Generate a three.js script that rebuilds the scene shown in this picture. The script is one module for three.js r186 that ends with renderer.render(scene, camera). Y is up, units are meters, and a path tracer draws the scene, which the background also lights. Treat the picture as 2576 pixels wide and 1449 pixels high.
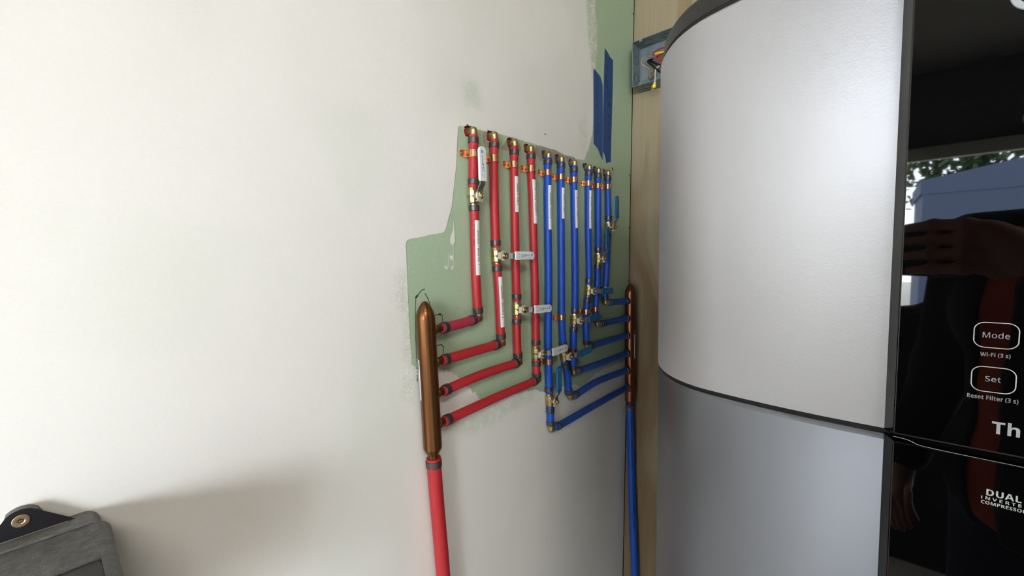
import * as THREE from 'three';
import { mergeGeometries, toCreasedNormals } from 'three/addons/utils/BufferGeometryUtils.js';
import { RoundedBoxGeometry } from 'three/addons/geometries/RoundedBoxGeometry.js';
import { FontLoader } from 'three/addons/loaders/FontLoader.js';
import { MarchingCubes } from 'three/addons/objects/MarchingCubes.js';

// ------------------------------------------------------------------ camera, light, exposure
const scene = new THREE.Scene();
const FOCAL = 1035.15, IMG_W = 2576, IMG_H = 1449;
const camera = new THREE.PerspectiveCamera(2 * Math.atan(IMG_H / 2 / FOCAL) * 180 / Math.PI, IMG_W / IMG_H, 0.02, 100);
const CAM = new THREE.Vector3(-1.12, 1.40, 0.52);
const YAW = 41.039 * Math.PI / 180, PITCH = -3.78 * Math.PI / 180, ROLL = 0.854 * Math.PI / 180;
const FWD = new THREE.Vector3(Math.cos(YAW) * Math.cos(PITCH), Math.sin(PITCH), -Math.sin(YAW) * Math.cos(PITCH));
camera.position.copy(CAM);
camera.up.set(0, 1, 0);
camera.lookAt(CAM.clone().add(FWD));
camera.rotateZ(-ROLL);
scene.add(camera);

const renderer = new THREE.WebGLRenderer({ antialias: true });
renderer.toneMapping = THREE.LinearToneMapping;
renderer.toneMappingExposure = 2.03;
renderer.shadowMap.enabled = true;
scene.background = new THREE.Color(0.86, 0.93, 1.0);      // overcast sky outside the open garage door
scene.backgroundIntensity = 15.0;
const FILL_LAMP_POWER = 6;                                     // fill lamp added on the ceiling (light made in its builder)
const DOOR = { z0: 0.25, z1: 3.4, y1: 2.1 };                 // garage door opening in the wall behind the camera

// ------------------------------------------------------------------ helpers
const V = (x, y, z) => new THREE.Vector3(x, y, z);
let seed = 12345;
const rnd = () => { seed = (seed * 1664525 + 1013904223) >>> 0; return seed / 4294967296; };
const counts = {};
function numbered(n) { const k = counts[n] = (counts[n] ?? -1) + 1; return k ? n + '_' + String(k).padStart(3, '0') : n; }
function mesh(name, geo, mat, parent) {
  const g = Array.isArray(geo) ? merge(geo) : geo;
  const m = new THREE.Mesh(g, mat); m.name = parent && parent !== scene ? name : numbered(name);
  m.castShadow = m.receiveShadow = true; (parent ?? scene).add(m); return m;
}
function merge(list) {
  const a = list.map((g) => { const q = g.index ? g.toNonIndexed() : g; for (const k of Object.keys(q.attributes)) if (!['position', 'normal', 'uv'].includes(k)) q.deleteAttribute(k); if (!q.attributes.uv) q.setAttribute('uv', new THREE.BufferAttribute(new Float32Array(q.attributes.position.count * 2), 2)); return q; });
  return mergeGeometries(a);
}
function thing(name, label, category, pos = [0, 0, 0], group) {
  const o = new THREE.Group(); o.name = numbered(name); o.position.set(...pos); scene.add(o);
  o.userData = { label, category }; if (group) o.userData.group = group; return o;
}
function tag(o, label, category, group) { o.userData = { label, category }; if (group) o.userData.group = group; return o; }
function structure(name, parent) { const o = new THREE.Group(); o.name = name; o.userData.kind = 'structure'; (parent ?? scene).add(o); return o; }
// geometry given in world coordinates, hung under a thing that stands at thing.position
function partAt(t, name, geo, mat, label) {
  const g = Array.isArray(geo) ? merge(geo) : geo; g.translate(-t.position.x, -t.position.y, -t.position.z);
  const m = mesh(name, g, mat, t); if (label) m.userData.label = label; return m;
}
const box = (x0, x1, y0, y1, z0, z1) => new THREE.BoxGeometry(x1 - x0, y1 - y0, z1 - z0).translate((x0 + x1) / 2, (y0 + y1) / 2, (z0 + z1) / 2);
function rbox(x0, x1, y0, y1, z0, z1, r = 0.002, s = 2) { return new RoundedBoxGeometry(x1 - x0, y1 - y0, z1 - z0, s, r).translate((x0 + x1) / 2, (y0 + y1) / 2, (z0 + z1) / 2); }
function cyl(a, b, r0, r1 = r0, n = 20, open = false) {              // cylinder from point a to point b
  const d = b.clone().sub(a), L = d.length();
  const g = new THREE.CylinderGeometry(r1, r0, L, n, 1, open);
  g.applyQuaternion(new THREE.Quaternion().setFromUnitVectors(V(0, 1, 0), d.clone().normalize()));
  return g.translate((a.x + b.x) / 2, (a.y + b.y) / 2, (a.z + b.z) / 2);
}
function ringBand(a, b, r, n = 26) {                                   // band with rolled edges round an axis a..b
  const L = a.distanceTo(b), e = Math.min(0.0007, L / 6);
  const pts = [[r - 0.0015, 0], [r - 0.0003, 0], [r, e], [r, L - e], [r - 0.0003, L], [r - 0.0015, L]].map((p) => new THREE.Vector2(...p));
  const g = new THREE.LatheGeometry(pts, n);
  g.applyQuaternion(new THREE.Quaternion().setFromUnitVectors(V(0, 1, 0), b.clone().sub(a).normalize()));
  return g.translate(a.x, a.y, a.z);
}
function lathe(pts, n = 28) { return new THREE.LatheGeometry(pts.map((p) => new THREE.Vector2(p[0], p[1])), n); }
function tube(pts, r, n = 20, seg, caps = true) {
  const c = new THREE.CatmullRomCurve3(pts, false, 'centripetal');
  const out = [new THREE.TubeGeometry(c, seg ?? Math.max(4, pts.length * 4), r, n, false)];
  if (caps) for (const t of [0, 1]) {
    const p = c.getPoint(t), d = c.getTangent(t).multiplyScalar(t ? 1 : -1);
    out.push(new THREE.CircleGeometry(r, n).applyQuaternion(new THREE.Quaternion().setFromUnitVectors(V(0, 0, 1), d)).translate(p.x, p.y, p.z));
  }
  return merge(out);
}
function shapeOf(pts) { const s = new THREE.Shape(); pts.forEach((p, i) => (i ? s.lineTo(p[0], p[1]) : s.moveTo(p[0], p[1]))); s.closePath(); return s; }
function extrude(shape, depth, o = {}) { return new THREE.ExtrudeGeometry(shape, { depth, bevelEnabled: false, curveSegments: 10, ...o }); }
function roundRect(x0, x1, y0, y1, r) {
  const s = new THREE.Shape(); s.moveTo(x0 + r, y0); s.lineTo(x1 - r, y0); s.absarc(x1 - r, y0 + r, r, -Math.PI / 2, 0); s.lineTo(x1, y1 - r); s.absarc(x1 - r, y1 - r, r, 0, Math.PI / 2);
  s.lineTo(x0 + r, y1); s.absarc(x0 + r, y1 - r, r, Math.PI / 2, Math.PI); s.lineTo(x0, y0 + r); s.absarc(x0 + r, y0 + r, r, Math.PI, 1.5 * Math.PI); return s;
}
// skin over a stack of equal-length closed rings of points; caps close the ends
function loft(rings, capStart = true, capEnd = true, crease = 0.6) {
  const pos = [], n = rings[0].length;
  const tri = (a, b, c) => pos.push(a.x, a.y, a.z, b.x, b.y, b.z, c.x, c.y, c.z);
  for (let k = 0; k + 1 < rings.length; k++) for (let i = 0; i < n; i++) { const j = (i + 1) % n, A = rings[k], B = rings[k + 1]; tri(A[i], A[j], B[j]); tri(A[i], B[j], B[i]); }
  const cap = (R, flip) => { const c = V(0, 0, 0); R.forEach((p) => c.add(p)); c.multiplyScalar(1 / n); for (let i = 0; i < n; i++) { const a = R[i], b = R[(i + 1) % n]; flip ? tri(c, b, a) : tri(c, a, b); } };
  if (capStart) cap(rings[0], true); if (capEnd) cap(rings[rings.length - 1], false);
  const g = new THREE.BufferGeometry(); g.setAttribute('position', new THREE.Float32BufferAttribute(pos, 3));
  return toCreasedNormals(g, crease);
}
// smooth value at key k of a list of [a, b] pairs sorted by column 'key'
function along(pts, key, k) {
  const o = 1 - key, P = pts[0][key] < pts[pts.length - 1][key] ? pts : [...pts].reverse(), n = P.length;
  let i = 0; while (i < n - 2 && k > P[i + 1][key]) i++;
  const a = P[i], b = P[i + 1], h = b[key] - a[key], t = (k - a[key]) / h;
  const sl = (j) => (j <= 0 ? (P[1][o] - P[0][o]) / (P[1][key] - P[0][key]) : j >= n - 1 ? (P[n - 1][o] - P[n - 2][o]) / (P[n - 1][key] - P[n - 2][key]) : (P[j + 1][o] - P[j - 1][o]) / (P[j + 1][key] - P[j - 1][key]));
  const t2 = t * t, t3 = t2 * t;
  return (2 * t3 - 3 * t2 + 1) * a[o] + (t3 - 2 * t2 + t) * h * sl(i) + (3 * t2 - 2 * t3) * b[o] + (t3 - t2) * h * sl(i + 1);
}

// ------------------------------------------------------------------ noise (one seeded tile read at many scales)
const NT = 256, noiseTile = new Float32Array(NT * NT); for (let i = 0; i < NT * NT; i++) noiseTile[i] = rnd();
function vnoise(x, y) {
  const xi = Math.floor(x), yi = Math.floor(y); let fx = x - xi, fy = y - yi; fx = fx * fx * (3 - 2 * fx); fy = fy * fy * (3 - 2 * fy);
  const x0 = ((xi % NT) + NT) % NT, x1 = (x0 + 1) % NT, y0 = (((yi % NT) + NT) % NT) * NT, y1 = (((yi + 1) % NT + NT) % NT) * NT;
  return (noiseTile[y0 + x0] * (1 - fx) + noiseTile[y0 + x1] * fx) * (1 - fy) + (noiseTile[y1 + x0] * (1 - fx) + noiseTile[y1 + x1] * fx) * fy;
}
const fbm = (x, y, o = 3) => { let s = 0, a = 0.5, t = 0; for (let i = 0; i < o; i++) { s += a * vnoise(x, y); t += a; a *= 0.5; x = x * 2.03 + 17.3; y = y * 2.03 + 5.1; } return s / t; };
const clamp = (v, a = 0, b = 1) => Math.min(b, Math.max(a, v));
const sstep = (a, b, v) => { const t = clamp((v - a) / (b - a)); return t * t * (3 - 2 * t); };
function dataTex(w, h, fill, srgb = true) {
  const d = new Uint8Array(w * h * 4); fill(d);
  const t = new THREE.DataTexture(d, w, h); t.magFilter = THREE.LinearFilter; t.minFilter = THREE.LinearMipmapLinearFilter; t.generateMipmaps = true;
  if (srgb) t.colorSpace = THREE.SRGBColorSpace; t.needsUpdate = true; return t;
}
function canvasTex(w, h, draw) {
  const c = document.createElement('canvas'); c.width = w; c.height = h; draw(c.getContext('2d'), w, h);
  const t = new THREE.CanvasTexture(c); t.colorSpace = THREE.SRGBColorSpace; t.anisotropy = 8; return t;
}

// ------------------------------------------------------------------ materials
const std = (o) => new THREE.MeshStandardMaterial(o);
const phys = (o) => new THREE.MeshPhysicalMaterial(o);
const M = {
  red: std({ color: '#b3242a', roughness: 0.48 }), redDusty: std({ color: '#bb292f', roughness: 0.6 }), pink: std({ color: '#b3304a', roughness: 0.62 }),
  blue: std({ color: '#0d48b0', roughness: 0.48 }), blueDusty: std({ color: '#2650a8', roughness: 0.62 }), blueSupply: std({ color: '#0b4aa8', roughness: 0.45 }),
  crimp: std({ color: '#5d585a', roughness: 0.38, metalness: 0.75 }),
  brass: std({ color: '#bda877', roughness: 0.36, metalness: 0.95 }), brassBright: std({ color: '#dcc896', roughness: 0.22, metalness: 1 }),
  copperStrap: std({ color: '#e0ac86', roughness: 0.22, metalness: 1 }), 
  steel: std({ color: '#a9a8a4', roughness: 0.35, metalness: 0.95 }), zinc: std({ color: '#d8d6cf', roughness: 0.45, metalness: 0.3 }),
  whiteVinyl: std({ color: '#e4e4e2', roughness: 0.4 }), blueVinyl: std({ color: '#0a5f94', roughness: 0.4 }),
  sticker: std({ color: '#ecebea', roughness: 0.55 }),
  galvanised: std({ color: '#8b9499', roughness: 0.5, metalness: 0.7 }), dark: std({ color: '#0c0c0c', roughness: 0.8 }),
  black: phys({ color: '#030304', roughness: 0.02, ior: 1.5 }), capBlack: std({ color: '#1d1c1c', roughness: 0.4 }),
  blackMatte: std({ color: '#121115', roughness: 0.5 }),
};
// ------------------------------------------------------------------ left wall: green drywall under joint compound
const GREEN = [[-0.6513,1.6238],[-0.6578,1.5557],[-0.6693,1.4899],[-0.685,1.4472],[-0.7131,1.4429],[-0.761,1.4323],[-0.7595,1.4],[-0.7596,1.3406],[-0.7576,1.2802],[-0.7561,1.2433],[-0.7455,1.2318],[-0.7083,1.2368],[-0.7045,1.2288],[-0.6669,1.208],[-0.654,1.1913],[-0.6311,1.1716],[-0.6169,1.155],[-0.5705,1.1426],[-0.513,1.1376],[-0.4554,1.133],[-0.435,1.1219],[-0.4137,1.1138],[-0.3884,1.1181],[-0.3526,1.113],[-0.3146,1.1075],[-0.2956,1.1039],[-0.2724,1.0924],[-0.2425,1.0982],[-0.2192,1.107],[-0.1931,1.1105],[-0.1639,1.1136],[-0.0828,1.1111],[0.08,1.1101],[0.08,2.3],[-0.205,2.3],[-0.2024,2.04],[-0.2025,2.0048],[-0.1912,1.9353],[-0.203,1.8656],[-0.2079,1.8078],[-0.211,1.7411],[-0.2169,1.7019],[-0.2358,1.6651],[-0.2542,1.6348],[-0.3062,1.6313],[-0.3692,1.6363],[-0.4194,1.6358],[-0.4655,1.6345],[-0.5138,1.6336],[-0.5581,1.6313],[-0.6084,1.6277]];
const WASH = [
  [[[-0.7767,1.3771],[-0.7876,1.3546],[-0.7785,1.3306],[-0.766,1.2995],[-0.7731,1.2588],[-0.7781,1.1999],[-0.7703,1.1868],[-0.7487,1.1846],[-0.7462,1.2537],[-0.7539,1.3402],[-0.7574,1.4]], 0.34],
  [[[-0.7119,1.1298],[-0.6699,1.1127],[-0.6235,1.0974],[-0.5715,1.0994],[-0.5138,1.1016],[-0.4757,1.1114],[-0.435,1.1219],[-0.4752,1.1403],[-0.5918,1.143],[-0.6951,1.1378]], 0.32],
  [[[-0.6445,1.7041],[-0.6059,1.7164],[-0.6036,1.6958],[-0.5927,1.672],[-0.5978,1.6639],[-0.6169,1.6609],[-0.6334,1.6592],[-0.6462,1.6769]], 0.3],
  [[[-0.262,2.3],[-0.2429,2.0228],[-0.2379,1.9535],[-0.2285,1.9047],[-0.2146,1.8345],[-0.2085,1.80],[-0.2,1.8656],[-0.188,1.9353],[-0.2,2.0048],[-0.2,2.3]], 0.62],
  [[[-0.29,1.72],[-0.245,1.745],[-0.235,1.70],[-0.25,1.65],[-0.275,1.66]], 0.25],
];
const BROWN = [[[-0.5939,1.6262],[-0.5685,1.6332],[-0.5529,1.626],[-0.5587,1.6057],[-0.5897,1.5997],[-0.5953,1.6136]],[[-0.531,1.627],[-0.5022,1.6345],[-0.4882,1.617],[-0.4968,1.6078],[-0.5502,1.6044]],[[-0.4719,1.6278],[-0.4463,1.6289],[-0.4466,1.617],[-0.466,1.6096]],[[-0.4423,1.6344],[-0.3692,1.6372],[-0.3417,1.6303],[-0.3544,1.6083],[-0.4268,1.6046],[-0.4466,1.617]],[[-0.3385,1.6326],[-0.2944,1.6351],[-0.2945,1.6207],[-0.3196,1.6095]]];
const SPLATS = [[[-0.666,1.461],[-0.668,1.4511],[-0.6744,1.4379],[-0.6738,1.4302],[-0.6696,1.427],[-0.6634,1.4337],[-0.6654,1.4513]],[[-0.677,1.4087],[-0.6744,1.4107],[-0.6693,1.4107],[-0.6695,1.4035],[-0.6746,1.4035]],[[-0.6724,1.393],[-0.6698,1.393],[-0.67,1.3877],[-0.6734,1.3878]],[[-0.6884,1.394],[-0.6818,1.3919],[-0.6811,1.388],[-0.686,1.3894]],
  [[-0.6345,1.1975],[-0.628,1.2],[-0.60,1.204],[-0.60,1.199],[-0.628,1.195]]];
const MARKS = [[[-0.7287,1.3584],[-0.7351,1.3564],[-0.7428,1.3489],[-0.7458,1.3455],[-0.7471,1.3305],[-0.748,1.2848],[-0.7477,1.254],[-0.7476,1.2167]],[[-0.7285,1.3513],[-0.7235,1.3438],[-0.7196,1.3334]],[[-0.71,1.3154],[-0.7008,1.316],[-0.6959,1.3139],[-0.6955,1.3028]],[[-0.7077,1.2664],[-0.6992,1.2663],[-0.6944,1.2616],[-0.6956,1.2513]]];
const SCUFFS = [];
for (const [x, y, w, h, n] of [[-0.648, 1.318, 0.03, 0.012, 26], [-0.602, 1.3185, 0.012, 0.006, 8], [-0.595, 1.262, 0.02, 0.006, 10], [-0.53, 1.326, 0.018, 0.008, 10], [-0.497, 1.19, 0.01, 0.02, 9], [-0.60, 1.545, 0.012, 0.03, 6], [-0.485, 1.33, 0.006, 0.02, 6], [-0.334, 1.355, 0.006, 0.02, 8], [-0.345, 1.28, 0.006, 0.02, 8], [-0.39, 1.62, 0.01, 0.012, 6], [-0.30, 1.60, 0.012, 0.012, 8], [-0.07, 1.115, 0.03, 0.008, 8], [-0.08, 1.09, 0.02, 0.012, 8]])
  for (let i = 0; i < n; i++) SCUFFS.push([x + (rnd() - 0.5) * w * 2, y + (rnd() - 0.5) * h, rnd() * 0.004 + 0.001, rnd() - 0.5]);

function wallMaps(x0, x1, y0, y1, w, h) {
  const sx = w / (x1 - x0), sy = h / (y1 - y0);
  const layer = (draw, blurM) => {
    const c = document.createElement('canvas'); c.width = w; c.height = h; const g = c.getContext('2d');
    g.fillStyle = '#000'; g.fillRect(0, 0, w, h);
    g.setTransform(sx, 0, 0, -sy, -x0 * sx, y1 * sy); draw(g);
    let r = g; if (blurM) { const c2 = document.createElement('canvas'); c2.width = w; c2.height = h; r = c2.getContext('2d'); r.filter = `blur(${(blurM * sx).toFixed(1)}px)`; r.drawImage(c, 0, 0); }
    const d = r.getImageData(0, 0, w, h).data, o = new Uint8Array(w * h); for (let i = 0; i < w * h; i++) o[i] = d[i * 4]; return o;
  };
  const path = (g, p, close = true) => { g.beginPath(); p.forEach((q, i) => (i ? g.lineTo(q[0], q[1]) : g.moveTo(q[0], q[1]))); if (close) g.closePath(); };
  const green = layer((g) => { g.fillStyle = '#fff'; path(g, GREEN); g.fill(); }, 0.0035);
  const greenWide = layer((g) => { g.fillStyle = '#fff'; path(g, GREEN); g.fill(); }, 0.013);
  const wash = layer((g) => { for (const [p, a] of WASH) { const v = Math.round(a * 255); g.fillStyle = `rgb(${v},${v},${v})`; path(g, p); g.fill(); } }, 0.007);
  const brown = layer((g) => { g.fillStyle = '#fff'; for (const p of BROWN) { path(g, p); g.fill(); } }, 0.0018);
  const splat = layer((g) => { g.fillStyle = '#fff'; for (const p of SPLATS) { path(g, p); g.fill(); } g.strokeStyle = '#fff'; g.lineWidth = 0.0007; path(g, [[-0.6665, 1.466], [-0.669, 1.39]], false); g.stroke(); path(g, [[-0.677, 1.415], [-0.6805, 1.39]], false); g.stroke(); }, 0.0005);
  const mark = layer((g) => { g.strokeStyle = '#fff'; g.lineCap = 'round'; g.lineJoin = 'round'; g.lineWidth = 0.0014; for (const p of MARKS) { path(g, p, false); g.stroke(); } g.lineWidth = 0.0034; path(g, [[-0.7428, 1.3489], [-0.7455, 1.3465]], false); g.stroke(); path(g, [[-0.7012, 1.3162], [-0.699, 1.3155]], false); g.stroke(); }, 0);
  const scuff = layer((g) => { g.strokeStyle = '#fff'; g.lineWidth = 0.0008; for (const [x, y, l, a] of SCUFFS) { path(g, [[x, y], [x + l * Math.cos(a), y + l * Math.sin(a)]], false); g.stroke(); } }, 0.0006);
  const at = (L, px, py) => L[clamp(py | 0, 0, h - 1) * w + clamp(px | 0, 0, w - 1)] / 255;
  const bump = new Uint8Array(w * h * 4);
  const color = dataTex(w, h, (d) => {
    for (let j = 0; j < h; j++) for (let i = 0; i < w; i++) {
      const X = x0 + (i + 0.5) / sx, Y = y0 + (j + 0.5) / sy, r = h - 1 - j, k = r * w + i, o = (j * w + i) * 4;
      const nf = fbm(X * 420, Y * 420, 3), nm = fbm(X * 60 + 9, Y * 60, 3), nl = fbm(X * 7 + 3, Y * 7 + 40, 3);
      const fine = vnoise(X * 900, Y * 900);
      const rag = clamp(sstep(1.30, 1.22, Y) + 0.6 * sstep(-0.3, -0.24, X) * sstep(1.62, 1.66, Y) + 0.22);
      let g = sstep(0.42, 0.58, green[k] / 255 + ((nf - 0.5) * 0.75 + (nm - 0.5) * 0.5) * rag);
      const gw = greenWide[k] / 255;
      // flecks of compound on the paper near its torn-off edges
      if (gw < 0.97 && gw > 0.45) g *= 1 - 0.85 * clamp(rag * 1.3) * sstep(0.66, 0.74, fbm(X * 260 + 50, Y * 330, 2) * (1.12 - 0.45 * gw) + 0.12 * (1 - gw));
      const thin = clamp((wash[k] / 255) * 1.9 * sstep(0.25, 0.75, nf * 0.65 + nm * 0.5) + 0.07 * sstep(0.55, 0.8, nl));
      // thin veil of green through the compound next to the bare paper, upper left
      const veil = 0.09 * sstep(0.52, 0.75, fbm(X * 9 + 1.5, Y * 6 + 7.7, 2));
      const t = clamp(Math.max(g, thin * 0.75, veil) * (1 - splat[k] / 255));
      const m = 1 + (fine - 0.5) * 0.03 + (nl - 0.5) * 0.04;
      let R = 0.80 * m, G = 0.775 * m, B = 0.725 * m;                        // compound
      const pr = 0.395 * (1 + (nf - 0.5) * 0.10), pg = 0.505 * (1 + (nf - 0.5) * 0.10), pb = 0.34 * (1 + (nf - 0.5) * 0.10); // paper
      R += (pr - R) * t; G += (pg - G) * t; B += (pb - B) * t;
      const b = sstep(0.4, 0.6, brown[k] / 255 + (nf - 0.5) * 0.6 + (nm - 0.5) * 0.3) * (1 - 0.15 * nm);
      R += (0.33 - R) * b; G += (0.285 - G) * b; B += (0.22 - B) * b;
      const s = (scuff[k] / 255) * 0.6 * nm * 1.6; R *= 1 - s * 0.7; G *= 1 - s * 0.75; B *= 1 - s * 0.75;
      const q = (mark[k] / 255) * (0.75 + 0.4 * nm) * (Y < 1.255 && X < -0.74 ? sstep(0.4, 0.6, nf) : 1); R *= 1 - q * 0.95; G *= 1 - q * 0.95; B *= 1 - q * 0.95;
      const enc = (v) => 255 * (v <= 0.0031308 ? v * 12.92 : 1.055 * Math.pow(v, 1 / 2.4) - 0.055);
      d[o] = enc(clamp(R)); d[o + 1] = enc(clamp(G)); d[o + 2] = enc(clamp(B)); d[o + 3] = 255;
      // relief: compound stands proud of the paper, trowel ridges, fine tooth
      const scr = sstep(0.80, 0.86, vnoise(X * 14 + Y * 40, Y * 9 - X * 60)) * vnoise(X * 90, Y * 30);
      const hgt = (1 - t) * 0.35 + (1 - b) * 0.12 + nl * 0.35 + nm * 0.07 * (1 - t) + fine * 0.035 + scr * 0.05;
      bump[o] = bump[o + 1] = bump[o + 2] = clamp(hgt) * 255; bump[o + 3] = 255;
    }
  });
  const rel = dataTex(w, h, (d) => d.set(bump), false);
  for (const t of [color, rel]) { t.repeat.set(1 / (x1 - x0), 1 / (y1 - y0)); t.offset.set(-x0 / (x1 - x0), -y0 / (y1 - y0)); }
  return std({ map: color, bumpMap: rel, bumpScale: 0.0016, roughness: 0.72 });
}
const RUNS = {
  R1: {v:[[-0.6272,1.6186],[-0.6288,1.5587],[-0.6313,1.5088],[-0.6291,1.4897],[-0.6286,1.3765],[-0.6256,1.3159],[-0.6221,1.3013]],h:[[-0.6221,1.3013],[-0.6751,1.298],[-0.7215,1.2966]],cv:[1.6022,1.5334,1.4897,1.3159],ch:[-0.6408,-0.7069],valve:1.5088,clamps:[1.5801],tag:[1.469,1.3765]},
  R2: {v:[[-0.5757,1.6218],[-0.5783,1.5806],[-0.5791,1.5108],[-0.5775,1.4333],[-0.576,1.4069],[-0.5745,1.3861],[-0.5707,1.325],[-0.5679,1.2622],[-0.5639,1.2482]],h:[[-0.5639,1.2482],[-0.6471,1.2473],[-0.7197,1.2459]],cv:[1.6043,1.4326,1.3861,1.2622],ch:[-0.5833,-0.7067],valve:1.4091,clamps:[1.5806],tag:[1.3717,1.2793]},
  R3: {v:[[-0.5206,1.6205],[-0.5227,1.6019],[-0.524,1.568],[-0.524,1.5165],[-0.5227,1.3667],[-0.5212,1.3307],[-0.5211,1.3054],[-0.5222,1.284],[-0.5223,1.2516],[-0.5204,1.2178],[-0.5163,1.203]],h:[[-0.5163,1.203],[-0.6287,1.2029],[-0.7172,1.197]],cv:[1.6019,1.3315,1.284,1.2178],ch:[-0.5293,-0.7069],valve:1.307,clamps:[1.5791],tag:[1.557,1.4909]},
  R4: {v:[[-0.4715,1.6198],[-0.4718,1.6036],[-0.4722,1.5797],[-0.4695,1.5221],[-0.4647,1.3642],[-0.4628,1.2507],[-0.4629,1.2097],[-0.4618,1.1897],[-0.4617,1.1657],[-0.4565,1.1545]],h:[[-0.4565,1.1545],[-0.5989,1.1526],[-0.7155,1.1485]],cv:[1.6036,1.2335,1.1897,1.1657],ch:[-0.4717,-0.7062],valve:1.2113,clamps:[1.5794],tag:[1.5583,1.4729]},
  B1: {v:[[-0.4132,1.6181],[-0.4162,1.6014],[-0.4176,1.5599],[-0.4188,1.5273],[-0.4171,1.3622],[-0.4203,1.2445],[-0.4198,1.1847],[-0.4186,1.1259],[-0.4171,1.1012],[-0.4148,1.0787],[-0.4146,1.0497],[-0.4119,1.036]],h:[[-0.4119,1.036],[-0.3861,1.0347],[-0.262,1.0387],[-0.065,1.0433]],cv:[1.6014,1.1259,1.0787,1.0497],ch:[-0.3861,-0.0674],valve:1.1012,clamps:[1.5799,1.1856],tag:[1.5542,1.4635]},
  B2: {v:[[-0.3651,1.6183],[-0.3676,1.6028],[-0.369,1.5493],[-0.3693,1.369],[-0.3693,1.2752],[-0.3674,1.2458],[-0.3646,1.2133],[-0.3615,1.1867],[-0.3565,1.1645],[-0.3476,1.136],[-0.3426,1.1005],[-0.335,1.0849]],h:[[-0.335,1.0849],[-0.3154,1.0858],[-0.2429,1.0949],[-0.1755,1.0959],[-0.0654,1.0922]],cv:[1.6028,1.2133,1.1645,1.1005],ch:[-0.3154,-0.0678],valve:1.1876,clamps:[1.5782,1.2752],tag:[1.5548,1.4892]},
  B3: {v:[[-0.3135,1.6185],[-0.3166,1.6013],[-0.3167,1.5555],[-0.3139,1.3671],[-0.3153,1.2848],[-0.3177,1.2611],[-0.3201,1.2402],[-0.3235,1.175],[-0.3238,1.1528],[-0.3205,1.1409]],h:[[-0.3205,1.1409],[-0.3028,1.1405],[-0.2062,1.1387],[-0.0658,1.1398]],cv:[1.6013,1.2848,1.2402,1.1528],ch:[-0.3028,-0.0681],valve:1.262,clamps:[1.5793,1.1916],tag:[1.556,1.4718]},
  B4: {v:[[-0.2484,1.6192],[-0.2521,1.602],[-0.2541,1.5628],[-0.2546,1.4692],[-0.2515,1.3553],[-0.2554,1.3239],[-0.2603,1.3008],[-0.2648,1.2759],[-0.266,1.2318],[-0.2643,1.2016],[-0.2625,1.1917]],h:[[-0.2625,1.1917],[-0.2393,1.1899],[-0.164,1.1903],[-0.0662,1.1898]],cv:[1.602,1.3496,1.3008,1.2016],ch:[-0.2393,-0.0685],valve:1.3249,clamps:[1.5796,1.2759],tag:[1.5628,1.473]},
  B5: {v:[[-0.2048,1.6185],[-0.2076,1.6028],[-0.2083,1.5488],[-0.2072,1.4254],[-0.2076,1.4009],[-0.2098,1.3817],[-0.2101,1.3536],[-0.2153,1.3144],[-0.2203,1.2772],[-0.2184,1.2512],[-0.2115,1.2378]],h:[[-0.2115,1.2378],[-0.1919,1.238],[-0.0666,1.2379]],cv:[1.6028,1.4254,1.3817,1.2512],ch:[-0.1919,-0.0688],valve:1.4018,clamps:[1.5797,1.2772]},
  B6: {v:[[-0.1561,1.62],[-0.1586,1.6038],[-0.1571,1.5541],[-0.1547,1.5051],[-0.1559,1.4797],[-0.157,1.4595],[-0.1622,1.4026],[-0.1674,1.3518],[-0.1706,1.3245],[-0.1712,1.301],[-0.1691,1.2886]],h:[[-0.1691,1.2886],[-0.1469,1.2883],[-0.067,1.2857]],cv:[1.6038,1.5051,1.4595,1.301],ch:[-0.146,-0.069],valve:1.4808,clamps:[1.5839,1.3245]},
};
const FX0 = -0.82, FY0 = 0.98, FY1 = 2.1, EDGE = (y) => -0.0085 + 0.0362 * (y - 1.3176) - 0.008;
const fineWall = wallMaps(FX0, 0.05, FY0, FY1, 2048, 2048), plainWall = wallMaps(-1.35, 0.07, 0.3, 2.25, 1024, 1400);
const wallLeft = structure('wall_left');
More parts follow.
